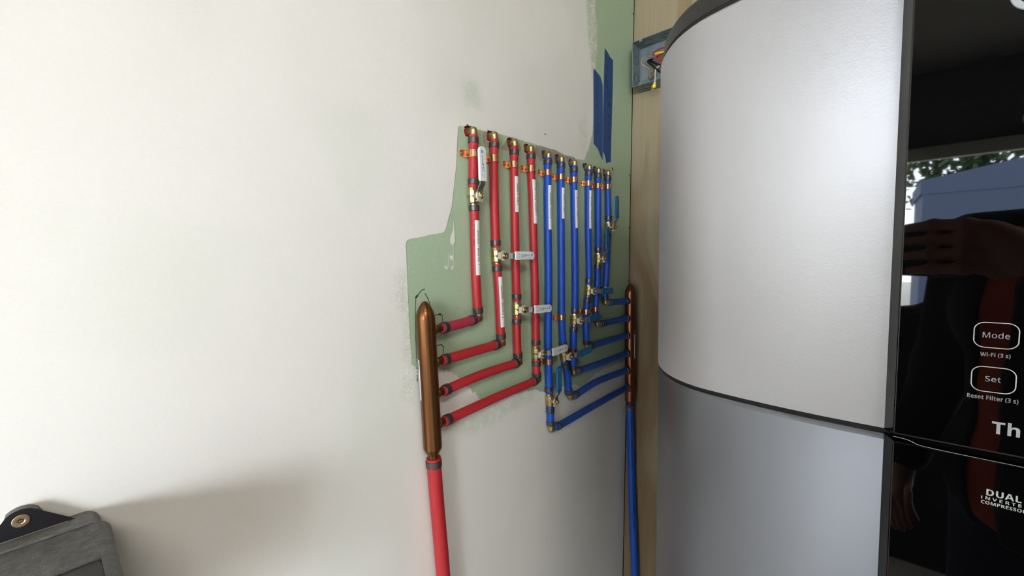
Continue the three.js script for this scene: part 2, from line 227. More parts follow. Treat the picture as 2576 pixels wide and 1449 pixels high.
{
  const s = shapeOf([[FX0, FY0], [EDGE(FY0), FY0], [EDGE(FY1), FY1], [FX0, FY1]]);
  const ragged = [];
  for (const k of Object.keys(RUNS)) {
    const [x, y] = RUNS[k].v[0], p = new THREE.Path(), pts = [], big = k === 'R1' ? 0.0098 : 0.0092;
    for (let i = 0; i < 26; i++) { const a = i / 26 * Math.PI * 2, r = big + (rnd() - 0.35) * 0.0028 + (k === 'B4' && a > 2.2 && a < 3.6 ? 0.003 : 0); pts.push([x - 0.001 + Math.cos(a) * r, y + 0.0008 + Math.sin(a) * r * 1.05]); }
    pts.forEach((q, i) => (i ? p.lineTo(...q) : p.moveTo(...q))); p.closePath(); s.holes.push(p); ragged.push(pts);
  }
  const SCREWS = [[-0.1122, 1.6374, 0.0036], [-0.0095, 1.636, 0.0026], [-0.0135, 1.489, 0.0026], [-0.0165, 1.339, 0.0026], [0.0075, 2.08, 0.003], [-0.4102, 1.662, 0.0018]];
  for (const [x, y, r] of SCREWS) { const p = new THREE.Path(); p.absellipse(x, y, r, r * 1.15, 0, Math.PI * 2); s.holes.push(p); }
  mesh('drywall_sheet', extrude(s, 0.0127).translate(0, 0, -0.0127), [fineWall, std({ color: '#6b6358', roughness: 0.95 })], wallLeft);
  for (const [x, y, r] of SCREWS) mesh('drywall_screw', lathe([[0, -0.0008], [r * 0.3, -0.0008], [r * 0.42, 0], [r * 0.85, 0.0002], [r, -0.0006], [r, -0.003]], 18).rotateX(Math.PI / 2).translate(x, y, -0.0022), M.blackMatte, wallLeft);
  mesh('corner_shade_strip', extrude(shapeOf([[EDGE(0) - 0.001, 0], [EDGE(0) + 0.0085, 0], [EDGE(2.6) + 0.0085, 2.6], [EDGE(2.6) - 0.001, 2.6]]), 0.002).translate(0, 0, -0.0035), std({ color: '#1c1a16', roughness: 1 }), wallLeft);  // near-black strip standing in for the shade in the corner gap
  const piece = (pts) => mesh('drywall_sheet', extrude(shapeOf(pts), 0.0127).translate(0, 0, -0.0127), plainWall, wallLeft);
  piece([[-4.2, 0], [FX0, 0], [FX0, 2.6], [-4.2, 2.6]]);
  piece([[FX0, 0], [EDGE(0), 0], [EDGE(FY0), FY0], [FX0, FY0]]);
  piece([[FX0, FY1], [EDGE(FY1), FY1], [EDGE(2.6), 2.6], [FX0, 2.6]]);
  mesh('backing_board', box(-4.3, 0.2, 0, 2.7, -0.2, -0.11), std({ color: '#6b5a45', roughness: 0.9 }), wallLeft);
  // torn paper standing up round the bored holes
  const torn = std({ color: '#cfc8bb', roughness: 0.9, side: THREE.DoubleSide }), tornBrown = std({ color: '#8a7a64', roughness: 0.95, side: THREE.DoubleSide });
  ragged.forEach((pts, h) => {
    const pos = [], n = pts.length, cx = pts.reduce((a, p) => a + p[0], 0) / n, cy = pts.reduce((a, p) => a + p[1], 0) / n, out = pts.map(() => [1.02 + rnd() * 0.16, rnd() * 0.0012]);
    for (let i = 0; i < n; i++) {
      if (rnd() < 0.1) continue;
      const j = (i + 1) % n, P = (q, o) => [cx + (pts[q][0] - cx) * o[0], cy + (pts[q][1] - cy) * o[0], 0.0003 + o[1]];
      const a = [...pts[i], 0.0002], b = [...pts[j], 0.0002], c = P(j, out[j]), e = P(i, out[i]);
      pos.push(...a, ...b, ...c, ...a, ...c, ...e);
    }
    const g = new THREE.BufferGeometry(); g.setAttribute('position', new THREE.Float32BufferAttribute(pos, 3)); g.computeVertexNormals();
    mesh('torn_paper_edge', g, h % 3 === 2 ? tornBrown : torn, wallLeft);
  });
}

// ------------------------------------------------------------------ plywood wall, floor, ceiling, garage door wall
const plyTex = (() => {
  const w = 1024, h = 2048, W = 1.3, H = 2.7;
  const col = dataTex(w, h, (d) => {
    for (let j = 0; j < h; j++) for (let i = 0; i < w; i++) {
      const Z = i / w * W, Y = j / h * H, o = (j * w + i) * 4;
      const warp = fbm(Z * 5, Y * 1.6, 3) * 0.9;
      const ring = fbm(Z * 6 + warp * 1.6, Y * 1.1 + 3.3, 3);
      const grain = fbm(Z * 260 + warp * 20, Y * 7, 3), fine = vnoise(Z * 900, Y * 30);
      let stain = sstep(0.50, 0.54, ring) * 0.5 + sstep(0.57, 0.62, ring) * 0.45 + 0.15 * fbm(Z * 14, Y * 2.5, 3);
      stain *= 0.6 + 0.6 * fbm(Z * 40, Y * 6, 2);
      const m = 0.78 + (grain - 0.5) * 0.05 + (fine - 0.5) * 0.02;
      const R = (200 - 42 * stain) * m, G = (182 - 56 * stain) * m, B = (148 - 62 * stain) * m;
      d[o] = clamp(R, 0, 255); d[o + 1] = clamp(G, 0, 255); d[o + 2] = clamp(B, 0, 255); d[o + 3] = 255;
    }
  });
  col.wrapS = col.wrapT = THREE.MirroredRepeatWrapping; col.repeat.set(1 / W, 1 / H); return col;
})();
const plywood = std({ map: plyTex, roughness: 0.68 });
const wallRight = structure('wall_right');
{
  const g = extrude(shapeOf([[-0.11, -0.06], [3.7, -0.06], [3.7, 2.75], [-0.11, 2.75]]), 0.012);   // x = world z, y = height; then turned to face -x
  g.applyMatrix4(new THREE.Matrix4().makeBasis(V(0, 0, 1), V(0, 1, 0), V(1, 0, 0)));
  g.computeVertexNormals();
  const m = mesh('plywood_sheet', g, plywood, wallRight);
  m.material.side = THREE.DoubleSide;
  m.rotation.z = -Math.atan(0.0362); m.position.set(-0.0055 - 0.0362 * 1.4, 0, 0);
  mesh('outer_sheathing', box(0.12, 0.2, -0.06, 2.7, -0.2, 3.7), std({ color: '#7a6a55', roughness: 0.9 }), wallRight);
}
const concrete = (() => { const t = dataTex(512, 512, (d) => { for (let j = 0; j < 512; j++) for (let i = 0; i < 512; i++) { const n = fbm(i / 16, j / 16, 4), v = 150 + n * 50 + vnoise(i / 2, j / 2) * 14, o = (j * 512 + i) * 4; d[o] = v; d[o + 1] = v * 0.98; d[o + 2] = v * 0.94; d[o + 3] = 255; } }); t.wrapS = t.wrapT = THREE.RepeatWrapping; t.repeat.set(1.5, 1.5); return std({ map: t, roughness: 0.85 }); })();
const fl = mesh('floor', box(-4.3, 0.2, -0.1, 0, -0.2, 3.7), concrete); fl.userData.kind = 'structure';
const paint = std({ color: '#5a564f', roughness: 0.9 });
const ce = mesh('ceiling', box(-4.3, 0.2, 2.6, 2.7, -0.2, 3.7), paint); ce.userData.kind = 'structure';
const wb = mesh('wall_back', box(-4.3, 0.2, 0, 2.6, 3.6, 3.7), paint); wb.userData.kind = 'structure';
const wf = structure('wall_front');
mesh('wall_panel', box(-4.3, -4.2, 0, 2.6, -0.2, DOOR.z0), paint, wf); mesh('wall_panel', box(-4.3, -4.2, 0, 2.6, DOOR.z1, 3.7), paint, wf); mesh('wall_panel', box(-4.3, -4.2, DOOR.y1, 2.6, DOOR.z0, DOOR.z1), paint, wf);
// ------------------------------------------------------------------ pipe runs
const RP = 0.00795, ZA = 0.0105, ZM = 0.020;                            // pipe radius, axis off the wall, manifold axis off the wall
const manifoldX = { R: -0.7425, B: -0.0448 };
function textTex(w, h, text, { bg = '#ecebea', fg = '#1d1d20', font = 'bold 40px sans-serif', x = w / 2, align = 'center', stretch = 1, spacing = '0px' } = {}) {
  return canvasTex(w, h, (g) => {
    if (bg) { g.fillStyle = bg; g.fillRect(0, 0, w, h); } else g.clearRect(0, 0, w, h);
    g.fillStyle = fg; g.font = font; g.textAlign = align; g.textBaseline = 'middle'; g.letterSpacing = spacing;
    g.translate(x, h / 2 + 2); g.scale(stretch, 1); g.fillText(text, 0, 0); if (bg) { g.strokeStyle = fg; g.lineWidth = h * 0.012; g.strokeText(text, 0, 0); }
  });
}
// patch wrapped round a near-vertical pipe; u runs down the pipe, v from -x to +x (or the reverse when up)
function wrapPatch(run, y0, y1, a0, a1, r, up = false, zAt = () => ZA) {
  const ny = 16, na = 10, pos = [], uv = [], idx = [];
  for (let j = 0; j <= ny; j++) for (let i = 0; i <= na; i++) {
    const y = y0 + (y1 - y0) * j / ny, a = a0 + (a1 - a0) * i / na;
    pos.push(along(run.v, 1, y) + r * Math.sin(a), y, zAt(y) + r * Math.cos(a)); uv.push(up ? j / ny : 1 - j / ny, up ? 1 - i / na : i / na);
  }
  for (let j = 0; j < ny; j++) for (let i = 0; i < na; i++) { const a = j * (na + 1) + i, b = a + 1, c = a + na + 1, d = c + 1; idx.push(a, b, d, a, d, c); }
  const g = new THREE.BufferGeometry(); g.setAttribute('position', new THREE.Float32BufferAttribute(pos, 3)); g.setAttribute('uv', new THREE.Float32BufferAttribute(uv, 2)); g.setIndex(idx); g.computeVertexNormals(); return g;
}
const sleevePrint = (fg) => canvasTex(512, 150, (g, w, h) => {
  g.clearRect(0, 0, w, h); g.fillStyle = fg; g.strokeStyle = fg; g.lineWidth = 6; g.textBaseline = 'middle';
  g.font = 'bold 34px sans-serif'; g.fillText('ON', 10, 40); g.fillText('OFF', 6, 112);
  g.lineWidth = 7; g.beginPath(); g.moveTo(100, 30); g.quadraticCurveTo(138, 75, 100, 120); g.stroke();
  for (const x of [140, 160, 180]) { g.beginPath(); g.moveTo(x, 28); g.lineTo(x, 122); g.stroke(); }
  g.font = 'italic bold 86px sans-serif'; g.fillText('A', 196, 72); g.font = 'bold 50px sans-serif'; g.fillText('POLLO', 250, 62); g.font = '24px sans-serif'; g.fillText('94A', 330, 112); g.fillText('1/2', 400, 112);
  g.fillRect(442, 26, 52, 58); g.globalCompositeOperation = 'destination-out'; for (let i = 0; i < 4; i++) g.fillRect(446 + i * 13, 32 + (i % 2) * 8, 5, 40); g.fillRect(446, 52, 44, 5); g.globalCompositeOperation = 'source-over'; g.font = '24px sans-serif'; g.fillText('NSF', 442, 112);
});
const printMat = (t) => std({ map: t, alphaTest: 0.4, roughness: 0.5 });
const printBlue = printMat(sleevePrint('#2b62b4')), printPale = printMat(sleevePrint('#5b9cc4'));
const printTex = (text, fg) => canvasTex(1024, 64, (g, w, h) => { g.clearRect(0, 0, w, h); g.fillStyle = fg; g.font = 'bold 62px monospace'; g.textBaseline = 'middle'; g.scale(w * 0.98 / g.measureText(text).width, 1); g.fillText(text, 0, h / 2 + 2); });
const printBlack = (text) => printMat(printTex(text, '#3a0a10')), printNavy = (text) => printMat(printTex(text, '#061a55'));

// ball valve geometry in its own frame: y along the pipe, z out of the wall, origin at the stem axis on the pipe axis
const hexPrism = (r, z0, z1) => { const s = new THREE.Shape(); for (let i = 0; i < 6; i++) { const a = i * Math.PI / 3 + 0.2; i ? s.lineTo(r * Math.cos(a), r * Math.sin(a)) : s.moveTo(r * Math.cos(a), r * Math.sin(a)); } s.closePath(); return extrude(s, z1 - z0 - 0.0008, { bevelEnabled: true, bevelSize: 0.0004, bevelThickness: 0.0004, bevelSegments: 1 }).translate(0, 0, z0 + 0.0004); };
const VG = (() => {
  const body = toCreasedNormals(lathe([[0, -0.0118], [0.0066, -0.0118], [0.0086, -0.0105], [0.0092, -0.0085], [0.0097, -0.0055], [0.0094, -0.0008], [0.0086, -0.0002], [0.0086, 0.0009], [0.0096, 0.0014], [0.0099, 0.0030], [0.0099, 0.0082], [0.0093, 0.0098], [0.0072, 0.0103], [0, 0.0103]], 10), 0.5);
  // raised foundry letters on both halves of the body
  const raised = [];
  for (const [y, n] of [[0.0056, 4], [-0.0045, 4]]) for (let i = 0; i < n; i++) { const a = -1.15 + i * 0.42; raised.push(new THREE.TorusGeometry(0.0011, 0.00035, 5, 8, i % 2 ? 4.4 : 5.6).rotateZ(i * 1.3).translate(0, y, 0.0094).rotateY(a)); }
  const neckHex = toCreasedNormals(new THREE.CylinderGeometry(0.0068, 0.0068, 0.0046, 8).toNonIndexed(), 0.3).translate(0, 0.0124, 0);
  const neckLow = new THREE.CylinderGeometry(0.006, 0.006, 0.003, 16).translate(0, -0.0130, 0);
  const stem = merge([cyl(V(0, 0, 0.004), V(0, 0, 0.0125), 0.0072, 0.0058), cyl(V(0, 0, 0.0125), V(0, 0, 0.0165), 0.005, 0.005)]);
  const hub = merge([cyl(V(0, 0, 0.0158), V(0, 0, 0.0168), 0.0086), new THREE.TorusGeometry(0.0082, 0.0011, 8, 28, 4.4).rotateZ(1.57 + 0.85).translate(0, 0, 0.0165)]);
  const nut = merge([hexPrism(0.0056, 0.0168, 0.0205), cyl(V(0, 0, 0.0205), V(0, 0, 0.0222), 0.0038, 0.0034, 14), new THREE.TorusGeometry(0.0026, 0.0008, 6, 16).translate(0, 0, 0.0222)]);
  // lever along +y: steel strip that steps outward, then the vinyl sleeve
  const strip = (() => { const c = [[0, 0.0162], [0.009, 0.0163], [0.0125, 0.0172], [0.0185, 0.0222], [0.022, 0.0232], [0.03, 0.0233]], s = new THREE.Shape(), th = 0.0019; c.forEach((p, i) => (i ? s.lineTo(p[0], p[1]) : s.moveTo(p[0], p[1]))); [...c].reverse().forEach((p) => s.lineTo(p[0] - 0.0006, p[1] + th)); s.closePath(); return extrude(s, 0.0105).translate(0, 0, -0.00525).applyMatrix4(new THREE.Matrix4().makeBasis(V(0, 1, 0), V(0, 0, 1), V(1, 0, 0))); })();
  const sleeve = (() => { const w = 0.0068, s = new THREE.Shape(); s.moveTo(-w + 0.0012, 0.0235); s.lineTo(w - 0.0012, 0.0235); s.lineTo(w, 0.025); s.lineTo(w, 0.072); s.absarc(0, 0.0705, w, 0.1, Math.PI - 0.1); s.lineTo(-w, 0.025); s.closePath(); return extrude(s, 0.0024, { bevelEnabled: true, bevelSize: 0.001, bevelThickness: 0.0012, bevelSegments: 3, curveSegments: 14 }).translate(0, 0, 0.0230); })();
  const print = new THREE.PlaneGeometry(0.045, 0.0112).rotateZ(Math.PI / 2).translate(0, 0.0508, 0.0230 + 0.0036 + 0.00012);
  const stop = box(-0.0058, 0.0058, -0.0093, -0.0079, 0.0125, 0.0172);
  return { body: merge([body, ...raised]), neckHex, neckLow, stem, hub: merge([hub, stop]), nut, strip, sleeve, print };
})();
function ballValve(parent, y, run, turn, colour) {
  const v = new THREE.Group(); v.name = 'ball_valve'; const x = along(run.v, 1, y);
  v.position.set(x - parent.position.x, y - parent.position.y, ZA - parent.position.z);
  v.rotation.z = -(along(run.v, 1, y + 0.01) - along(run.v, 1, y - 0.01)) / 0.02; parent.add(v);
  const brass = M.brass;
  mesh('valve_body', VG.body, brass, v); mesh('hex_neck', VG.neckHex, brass, v); mesh('lower_neck', VG.neckLow, brass, v); mesh('stem_boss', VG.stem, brass, v);
  mesh('packing_nut', VG.nut, M.brassBright, v);
  const R = (m, geo, mat) => { const q = mesh(m, geo, mat, v); q.rotation.z = turn - v.rotation.z; return q; };
  R('hub_plate', VG.hub, M.zinc); R('lever', VG.strip, M.steel);
  R('lever_sleeve', VG.sleeve, colour === 'white' ? M.whiteVinyl : M.blueVinyl).userData.label = colour + ' lever sleeve';
  R('sleeve_print', VG.print, colour === 'white' ? printBlue : printPale);
  return v;
}
const CRIMP = 0.0092;
function makeRun(key, label, turn, sleeveColour) {
  const run = RUNS[key], hot = key[0] === 'R', pipeMat = hot ? M.red : M.blue, hMat = key === 'R1' ? M.pink : hot ? M.redDusty : M.blueDusty;
  const [bx, by] = run.v[run.v.length - 1], [tx, ty] = run.v[0];
  const t = thing(hot ? 'hot_water_pipe' : 'cold_water_pipe', label, 'pipe', [bx, by, 0], hot ? 'red pipes between the wall and the left copper manifold' : 'blue pipes between the wall and the right copper manifold');
  const vp = (y) => V(along(run.v, 1, y), y, ZA);
  const seg = (name, y1, y0) => { const n = Math.max(4, Math.ceil((y1 - y0) / 0.012)), p = []; for (let i = 0; i <= n; i++) p.push(vp(y1 + (y0 - y1) * i / n)); partAt(t, name, tube(p, RP, 22, n * 2), pipeMat); };
  const yTop = ty - 0.0085, yBot = by + 0.0095, yv = run.valve;
  seg('pipe_section', yTop, yv + 0.0145); seg('pipe_section', yv - 0.0142, yBot);
  // pipe stub coming out of the bored hole, and the elbow that turns it down
  partAt(t, 'wall_stub', tube([V(tx, ty, -0.0125), V(tx, ty, -0.007), V(tx, ty, -0.0022)], RP, 22), pipeMat);
  const elbow = (c, d1, l1, d2, l2) => [new THREE.SphereGeometry(0.0069, 18, 14).translate(c.x, c.y, c.z), cyl(c, c.clone().addScaledVector(d1, l1), 0.0066), cyl(c, c.clone().addScaledVector(d2, l2), 0.0066), cyl(c, c.clone().addScaledVector(d1, l1 + 0.004), 0.0052), cyl(c, c.clone().addScaledVector(d2, l2 + 0.004), 0.0052),
    new THREE.TorusGeometry(0.0064, 0.0007, 6, 20).applyQuaternion(new THREE.Quaternion().setFromUnitVectors(V(0, 0, 1), d1)).translate(c.x + d1.x * (l1 - 0.0008), c.y + d1.y * (l1 - 0.0008), c.z + d1.z * (l1 - 0.0008))];
  const dUp = vp(by + 0.02).sub(vp(by + 0.004)).normalize();
  partAt(t, 'brass_elbow', elbow(V(tx, ty, ZA), V(0, -1, 0), 0.0078, V(0, 0, -1), 0.0095), M.brass);
  // horizontal leg to the manifold
  const hx1 = run.h[run.h.length - 1][0], s = hot ? -1 : 1, hp = (x) => { const k = (x - bx) / (hx1 - bx); return V(x, along(run.h, 0, x), ZA + (ZM - ZA) * k); };
  const xa = bx + s * 0.0095, xb = run.ch[1] + s * (hot ? 0.0082 : 0.0075), n = Math.max(5, Math.ceil(Math.abs(xb - xa) / 0.015)), hpts = []; for (let i = 0; i <= n; i++) hpts.push(hp(xa + (xb - xa) * i / n));
  partAt(t, 'branch_pipe', tube(hpts, RP, 22, n * 2), hMat, key === 'R1' ? 'pinkish dusty red pipe piece' : undefined);
  const dOut = hp(bx + s * 0.02).sub(hp(bx + s * 0.004)).normalize();
  partAt(t, 'brass_elbow', elbow(V(bx, by, ZA), dUp, 0.0085, dOut, 0.0085), M.brass);
  for (const y of run.cv) partAt(t, 'crimp_ring', [ringBand(vp(y - 0.0047), vp(y + 0.0047), CRIMP), box(-0.0012, 0.0012, -0.0045, 0.0045, 0, 0.0007).translate(0, y, CRIMP - 0.0002).rotateY(0).translate(along(run.v, 1, y) + 0.0, 0, ZA)], M.crimp);
  for (const x of run.ch) partAt(t, 'crimp_ring', ringBand(hp(x - 0.0047), hp(x + 0.0047), CRIMP), M.crimp);
  ballValve(t, yv, run, turn, sleeveColour);
  if (run.tag) {
    const [text, L] = TAGS[key], [y1, y0] = run.tag, w = 1024, h = Math.round(1024 * 0.0122 / (y1 - y0));
    const tex = textTex(w, h, text, { font: `${Math.round(h * 0.5)}px sans-serif`, stretch: L });
    const q = partAt(t, 'pipe_sticker', wrapPatch(run, y0, y1, -0.72, 0.82, RP + 0.0002), std({ map: tex, roughness: 0.5 })); q.userData.label = 'white sticker with printed words';
  }
  for (const [text, y0, y1, a0, a1, up] of PRINTS[key] ?? []) partAt(t, 'pipe_print', wrapPatch(run, y0, y1, a0, a1, RP + 0.00012, up), hot ? printBlack(text) : printNavy(text));
  return t;
}
const TAGS = { R1: ['SHOWER / WASHER  1', 1], R2: ['SHOWER / WASHER  2', 1], R3: ['VANITY/ TUB 2', 1], R4: ['KITCHEN / VANITY 1', 1], B1: ['SHOWER / WASHER  1', 1], B2: ['VANITY/ TUB 2', 1], B3: ['KITCHEN / VANITY 1', 1], B4: ['SHOWER / WASHER  2', 1] };
const PRINTS = {
  R1: [['TMG PEX-B 1/2', 1.425, 1.481, -1.2, -0.72, true], ['SDR9 PV-0 TMG', 1.54, 1.594, -0.95, -0.5, true]],
  R3: [['JOST 90T6 X3-B', 1.222, 1.28, -0.35, 0.1, false]],
  R4: [['APOLLO PEX-B 1/2 SDR 9 100 PSI NSF 180F', 1.24, 1.47, 0.0, 0.45, true], ['PEX-B', 1.555, 1.61, -0.1, 0.4, true]],
};
const UP = 0, RIGHT = -Math.PI / 2;
makeRun('R1', 'leftmost red water pipe with sticker SHOWER / WASHER 1 and its white valve lever pointing up', UP + 0.02, 'white');
makeRun('R2', 'second red water pipe from left with sticker SHOWER / WASHER 2 below its sideways white lever', RIGHT, 'white');
makeRun('R3', 'third red water pipe from left with sticker VANITY/ TUB 2 high up', RIGHT - 0.05, 'white');
makeRun('R4', 'fourth and rightmost red water pipe with sticker KITCHEN / VANITY 1', RIGHT + 0.02, 'white');
makeRun('B1', 'leftmost blue water pipe with sticker SHOWER / WASHER 1, bending lowest towards the right manifold', UP - 0.01, 'blue');
makeRun('B2', 'second blue water pipe from left with sticker VANITY/ TUB 2, slanting near its bottom', RIGHT + 0.05, 'blue');
makeRun('B3', 'third blue water pipe from left with sticker KITCHEN / VANITY 1', RIGHT + 0.02, 'blue');
makeRun('B4', 'fourth blue water pipe from left with sticker SHOWER / WASHER 2', RIGHT - 0.05, 'blue');
makeRun('B5', 'fifth blue water pipe from left, without a sticker, its blue lever pointing up', UP - 0.04, 'blue');
makeRun('B6', 'rightmost blue water pipe next to the corner, shortest, its blue lever pointing up highest', UP, 'blue');

// ------------------------------------------------------------------ copper pipe straps
const strapGeo = (() => {
  const W = 0.0118, r = RP + 0.0003, th = 0.0009, prof = [], z0 = 0.0004 - ZA;                   // cross-section in x-z, extruded along y
  const inner = [], outer = [];
  for (let i = 0; i <= 16; i++) { const a = Math.PI * i / 16; inner.push([r * Math.cos(a), r * Math.sin(a)]); outer.push([(r + th) * Math.cos(a), (r + th) * Math.sin(a)]); }
  const s = new THREE.Shape(); const put = (p, i) => (i ? s.lineTo(...p) : s.moveTo(...p));
  [[r + th + 0.0005, z0 + th], ...outer, [-(r + th) - 0.0005, z0 + th], [-(r + th) - 0.0005, z0], [-r, z0], ...[...inner].reverse(), [r, z0], [r + th + 0.0005, z0]].forEach(put); s.closePath();
  const hood = extrude(s, W, { bevelEnabled: true, bevelSize: 0.0002, bevelThickness: 0.0002, bevelSegments: 1 }).applyMatrix4(new THREE.Matrix4().makeBasis(V(1, 0, 0), V(0, 0, 1), V(0, -1, 0))).translate(0, W / 2, 0);
  const tab = (k) => { const q = new THREE.Shape(), a = r + 0.0006, e = 0.0175; q.moveTo(a, -W / 2); q.lineTo(e - 0.001, -W / 2); q.absarc(e - 0.001, 0, W / 2, -Math.PI / 2, Math.PI / 2); q.lineTo(a, W / 2); q.closePath(); const g = extrude(q, th, { bevelEnabled: true, bevelSize: 0.0002, bevelThickness: 0.0002, bevelSegments: 1 }); if (k < 0) g.rotateY(Math.PI).translate(0, 0, th); return g.translate(0, 0, z0); };
  const ribs = [-0.35, 0.35].map((a) => new THREE.CylinderGeometry(0.0005, 0.0005, W, 6).translate(0, 0, r + th).rotateY(a));
  const screw = (k) => merge([lathe([[0, 0.0006], [0.0012, 0.0004], [0.0016, 0.0013], [0.0031, 0.0013], [0.0036, 0.0004], [0.0036, 0]], 16).rotateX(Math.PI / 2).translate(k * 0.0166, 0, z0 + th), box(-0.0003, 0.0003, -0.0012, 0.0012, 0, 0.0008).translate(k * 0.0166, 0, z0 + th)]);
  return { hood: merge([hood, ...ribs]), tabL: tab(-1), tabR: tab(1), screwL: screw(-1), screwR: screw(1) };
})();
const screwMat = std({ color: '#9c6f4a', roughness: 0.35, metalness: 0.9 });
function strap(key, y, label, group) {
  const t = thing('pipe_strap', label, 'strap', [along(RUNS[key].v, 1, y), y, ZA], group);
  mesh('strap_band', strapGeo.hood, M.copperStrap, t); mesh('strap_tab', strapGeo.tabL, M.copperStrap, t); mesh('strap_tab', strapGeo.tabR, M.copperStrap, t);
  mesh('screw', strapGeo.screwL, screwMat, t); mesh('screw', strapGeo.screwR, screwMat, t);
}
const RUNWORD = { R1: 'leftmost red pipe', R2: 'second red pipe from left', R3: 'third red pipe from left', R4: 'rightmost red pipe', B1: 'leftmost blue pipe', B2: 'second blue pipe from left', B3: 'third blue pipe from left', B4: 'fourth blue pipe from left', B5: 'fifth blue pipe from left', B6: 'rightmost blue pipe' };
for (const k of Object.keys(RUNS)) RUNS[k].clamps.forEach((y, i) => strap(k, y, i ? `lower copper strap holding the ${RUNWORD[k]}, below its middle` : `shiny copper strap near the top of the ${RUNWORD[k]}`, i ? 'lower copper straps on the blue pipes' : 'copper straps in a row near the pipe tops'));

// ------------------------------------------------------------------ copper manifolds and supply pipes
function manifold(name, label, base, tip, ports, mat, stick, side) {
  const t = thing(name, label, 'manifold', [base[0], base[1], ZM]), L = Math.hypot(tip[0] - base[0], tip[1] - base[1]);
  t.rotation.z = -Math.atan2(tip[0] - base[0], tip[1] - base[1]);
  const r = 0.0143;
  mesh('manifold_body', lathe([[0.0086, -0.004], [0.0086, 0.006], [0.0092, 0.008], [0.0118, 0.0125], [r - 0.0006, 0.0165], [r, 0.018], [r, L - 0.026], [r - 0.0004, L - 0.021], [r - 0.0022, L - 0.015], [r - 0.0058, L - 0.0075], [r - 0.0098, L - 0.002], [0.0022, L - 0.0002], [0.0006, L], [0, L]], 40), mat, t);
  mesh('spun_tip_rings', [[0.0118, 0.0142], [0.0100, 0.0112], [0.0083, 0.0086], [0.0064, 0.0062]].map(([rr, d]) => new THREE.TorusGeometry(rr, 0.0004, 5, 32).rotateX(Math.PI / 2).translate(0, L - d, 0)), mat, t).userData.kind = 'stuff';
  for (const y of ports) {
    const ly = y - base[1];
    mesh('outlet', [cyl(V(side * 0.010, ly, 0), V(side * 0.030, ly + (side < 0 ? 0 : 0), 0), 0.0062), new THREE.TorusGeometry(0.0072, 0.0016, 8, 22).rotateY(Math.PI / 2).translate(side * 0.0142, ly, 0)], mat, t);
  }
  if (stick) {
    const g = new THREE.CylinderGeometry(r + 0.0002, r + 0.0002, stick.h, 14, 1, true, stick.a, stick.w); g.translate(0, stick.y - base[1], 0);
    mesh('barcode_sticker', g, std({ map: stick.map, roughness: 0.5 }), t).userData.label = 'white barcode sticker';
  }
  return t;
}
const copperTex = (a, b, streak) => { const t = dataTex(256, 256, (d) => { for (let j = 0; j < 256; j++) for (let i = 0; i < 256; i++) { const th = i / 256 * Math.PI * 2, n = fbm(Math.cos(th) * 5 + 9, Math.sin(th) * 5 + j / 256 * 1.2, 4), f = fbm(Math.cos(th) * 12, Math.sin(th) * 12 + j / 256 * 9, 3), k = clamp(sstep(0.38, 0.62, n) * 0.8 + (f - 0.5) * 0.5), o = (j * 256 + i) * 4; for (let c = 0; c < 3; c++) d[o + c] = a[c] + (b[c] - a[c]) * k; d[o + 3] = 255; } }); t.wrapS = THREE.RepeatWrapping; return t; };
const copperHot = std({ map: copperTex([92, 66, 38], [150, 96, 62]), roughness: 0.36, metalness: 0.95 }), copperCold = std({ map: copperTex([112, 74, 56], [140, 90, 68]), roughness: 0.33, metalness: 0.95 });
const barcode = canvasTex(256, 512, (g, w, h) => { g.fillStyle = '#e9e9ec'; g.fillRect(0, 0, w, h); g.fillStyle = '#202024'; let y = 40; let s = 7; while (y < 470) { s = (s * 37 + 11) % 97; const b = 3 + s % 8; g.fillRect(60, y, 110, b); y += b + 3 + (s % 5); } g.font = '22px sans-serif'; g.save(); g.translate(195, 60); g.rotate(Math.PI / 2); g.fillText('0 12345 67890', 0, 0); g.restore(); });
manifold('hot_water_manifold', 'left copper manifold with a pointed top, four outlets feeding the red pipes', [-0.7366, 1.097], [-0.7447, 1.3417], [1.2966, 1.2459, 1.197, 1.1485], copperHot, { a: -Math.PI * 0.5 - 0.75, w: 0.62, h: 0.062, y: 1.224, map: barcode }, 1);
manifold('cold_water_manifold', 'right copper manifold in the wall corner, six outlets feeding the blue pipes', [-0.0445, 0.985], [-0.0470, 1.3316], [1.284, 1.235, 1.1863, 1.1356, 1.088, 1.0372], copperCold, { a: -0.28, w: 0.75, h: 0.066, y: 1.158, map: barcode }, -1);
{
  const t = thing('hot_supply_pipe', 'thick red supply pipe rising from below into the left copper manifold', 'pipe', [-0.68, 0, 0.022]);
  const P = [V(-0.68, 0, 0.022), V(-0.70, 0.45, 0.021), V(-0.7234, 0.898, 0.02), V(-0.7331, 1.0402, 0.02), V(-0.7364, 1.0985, 0.02)];
  partAt(t, 'pipe_section', tube(P, 0.0111, 26, 60), M.red);
  partAt(t, 'crimp_ring', ringBand(V(-0.73585, 1.0845, 0.02), V(-0.7363, 1.0945, 0.02), 0.0125), M.crimp);
}
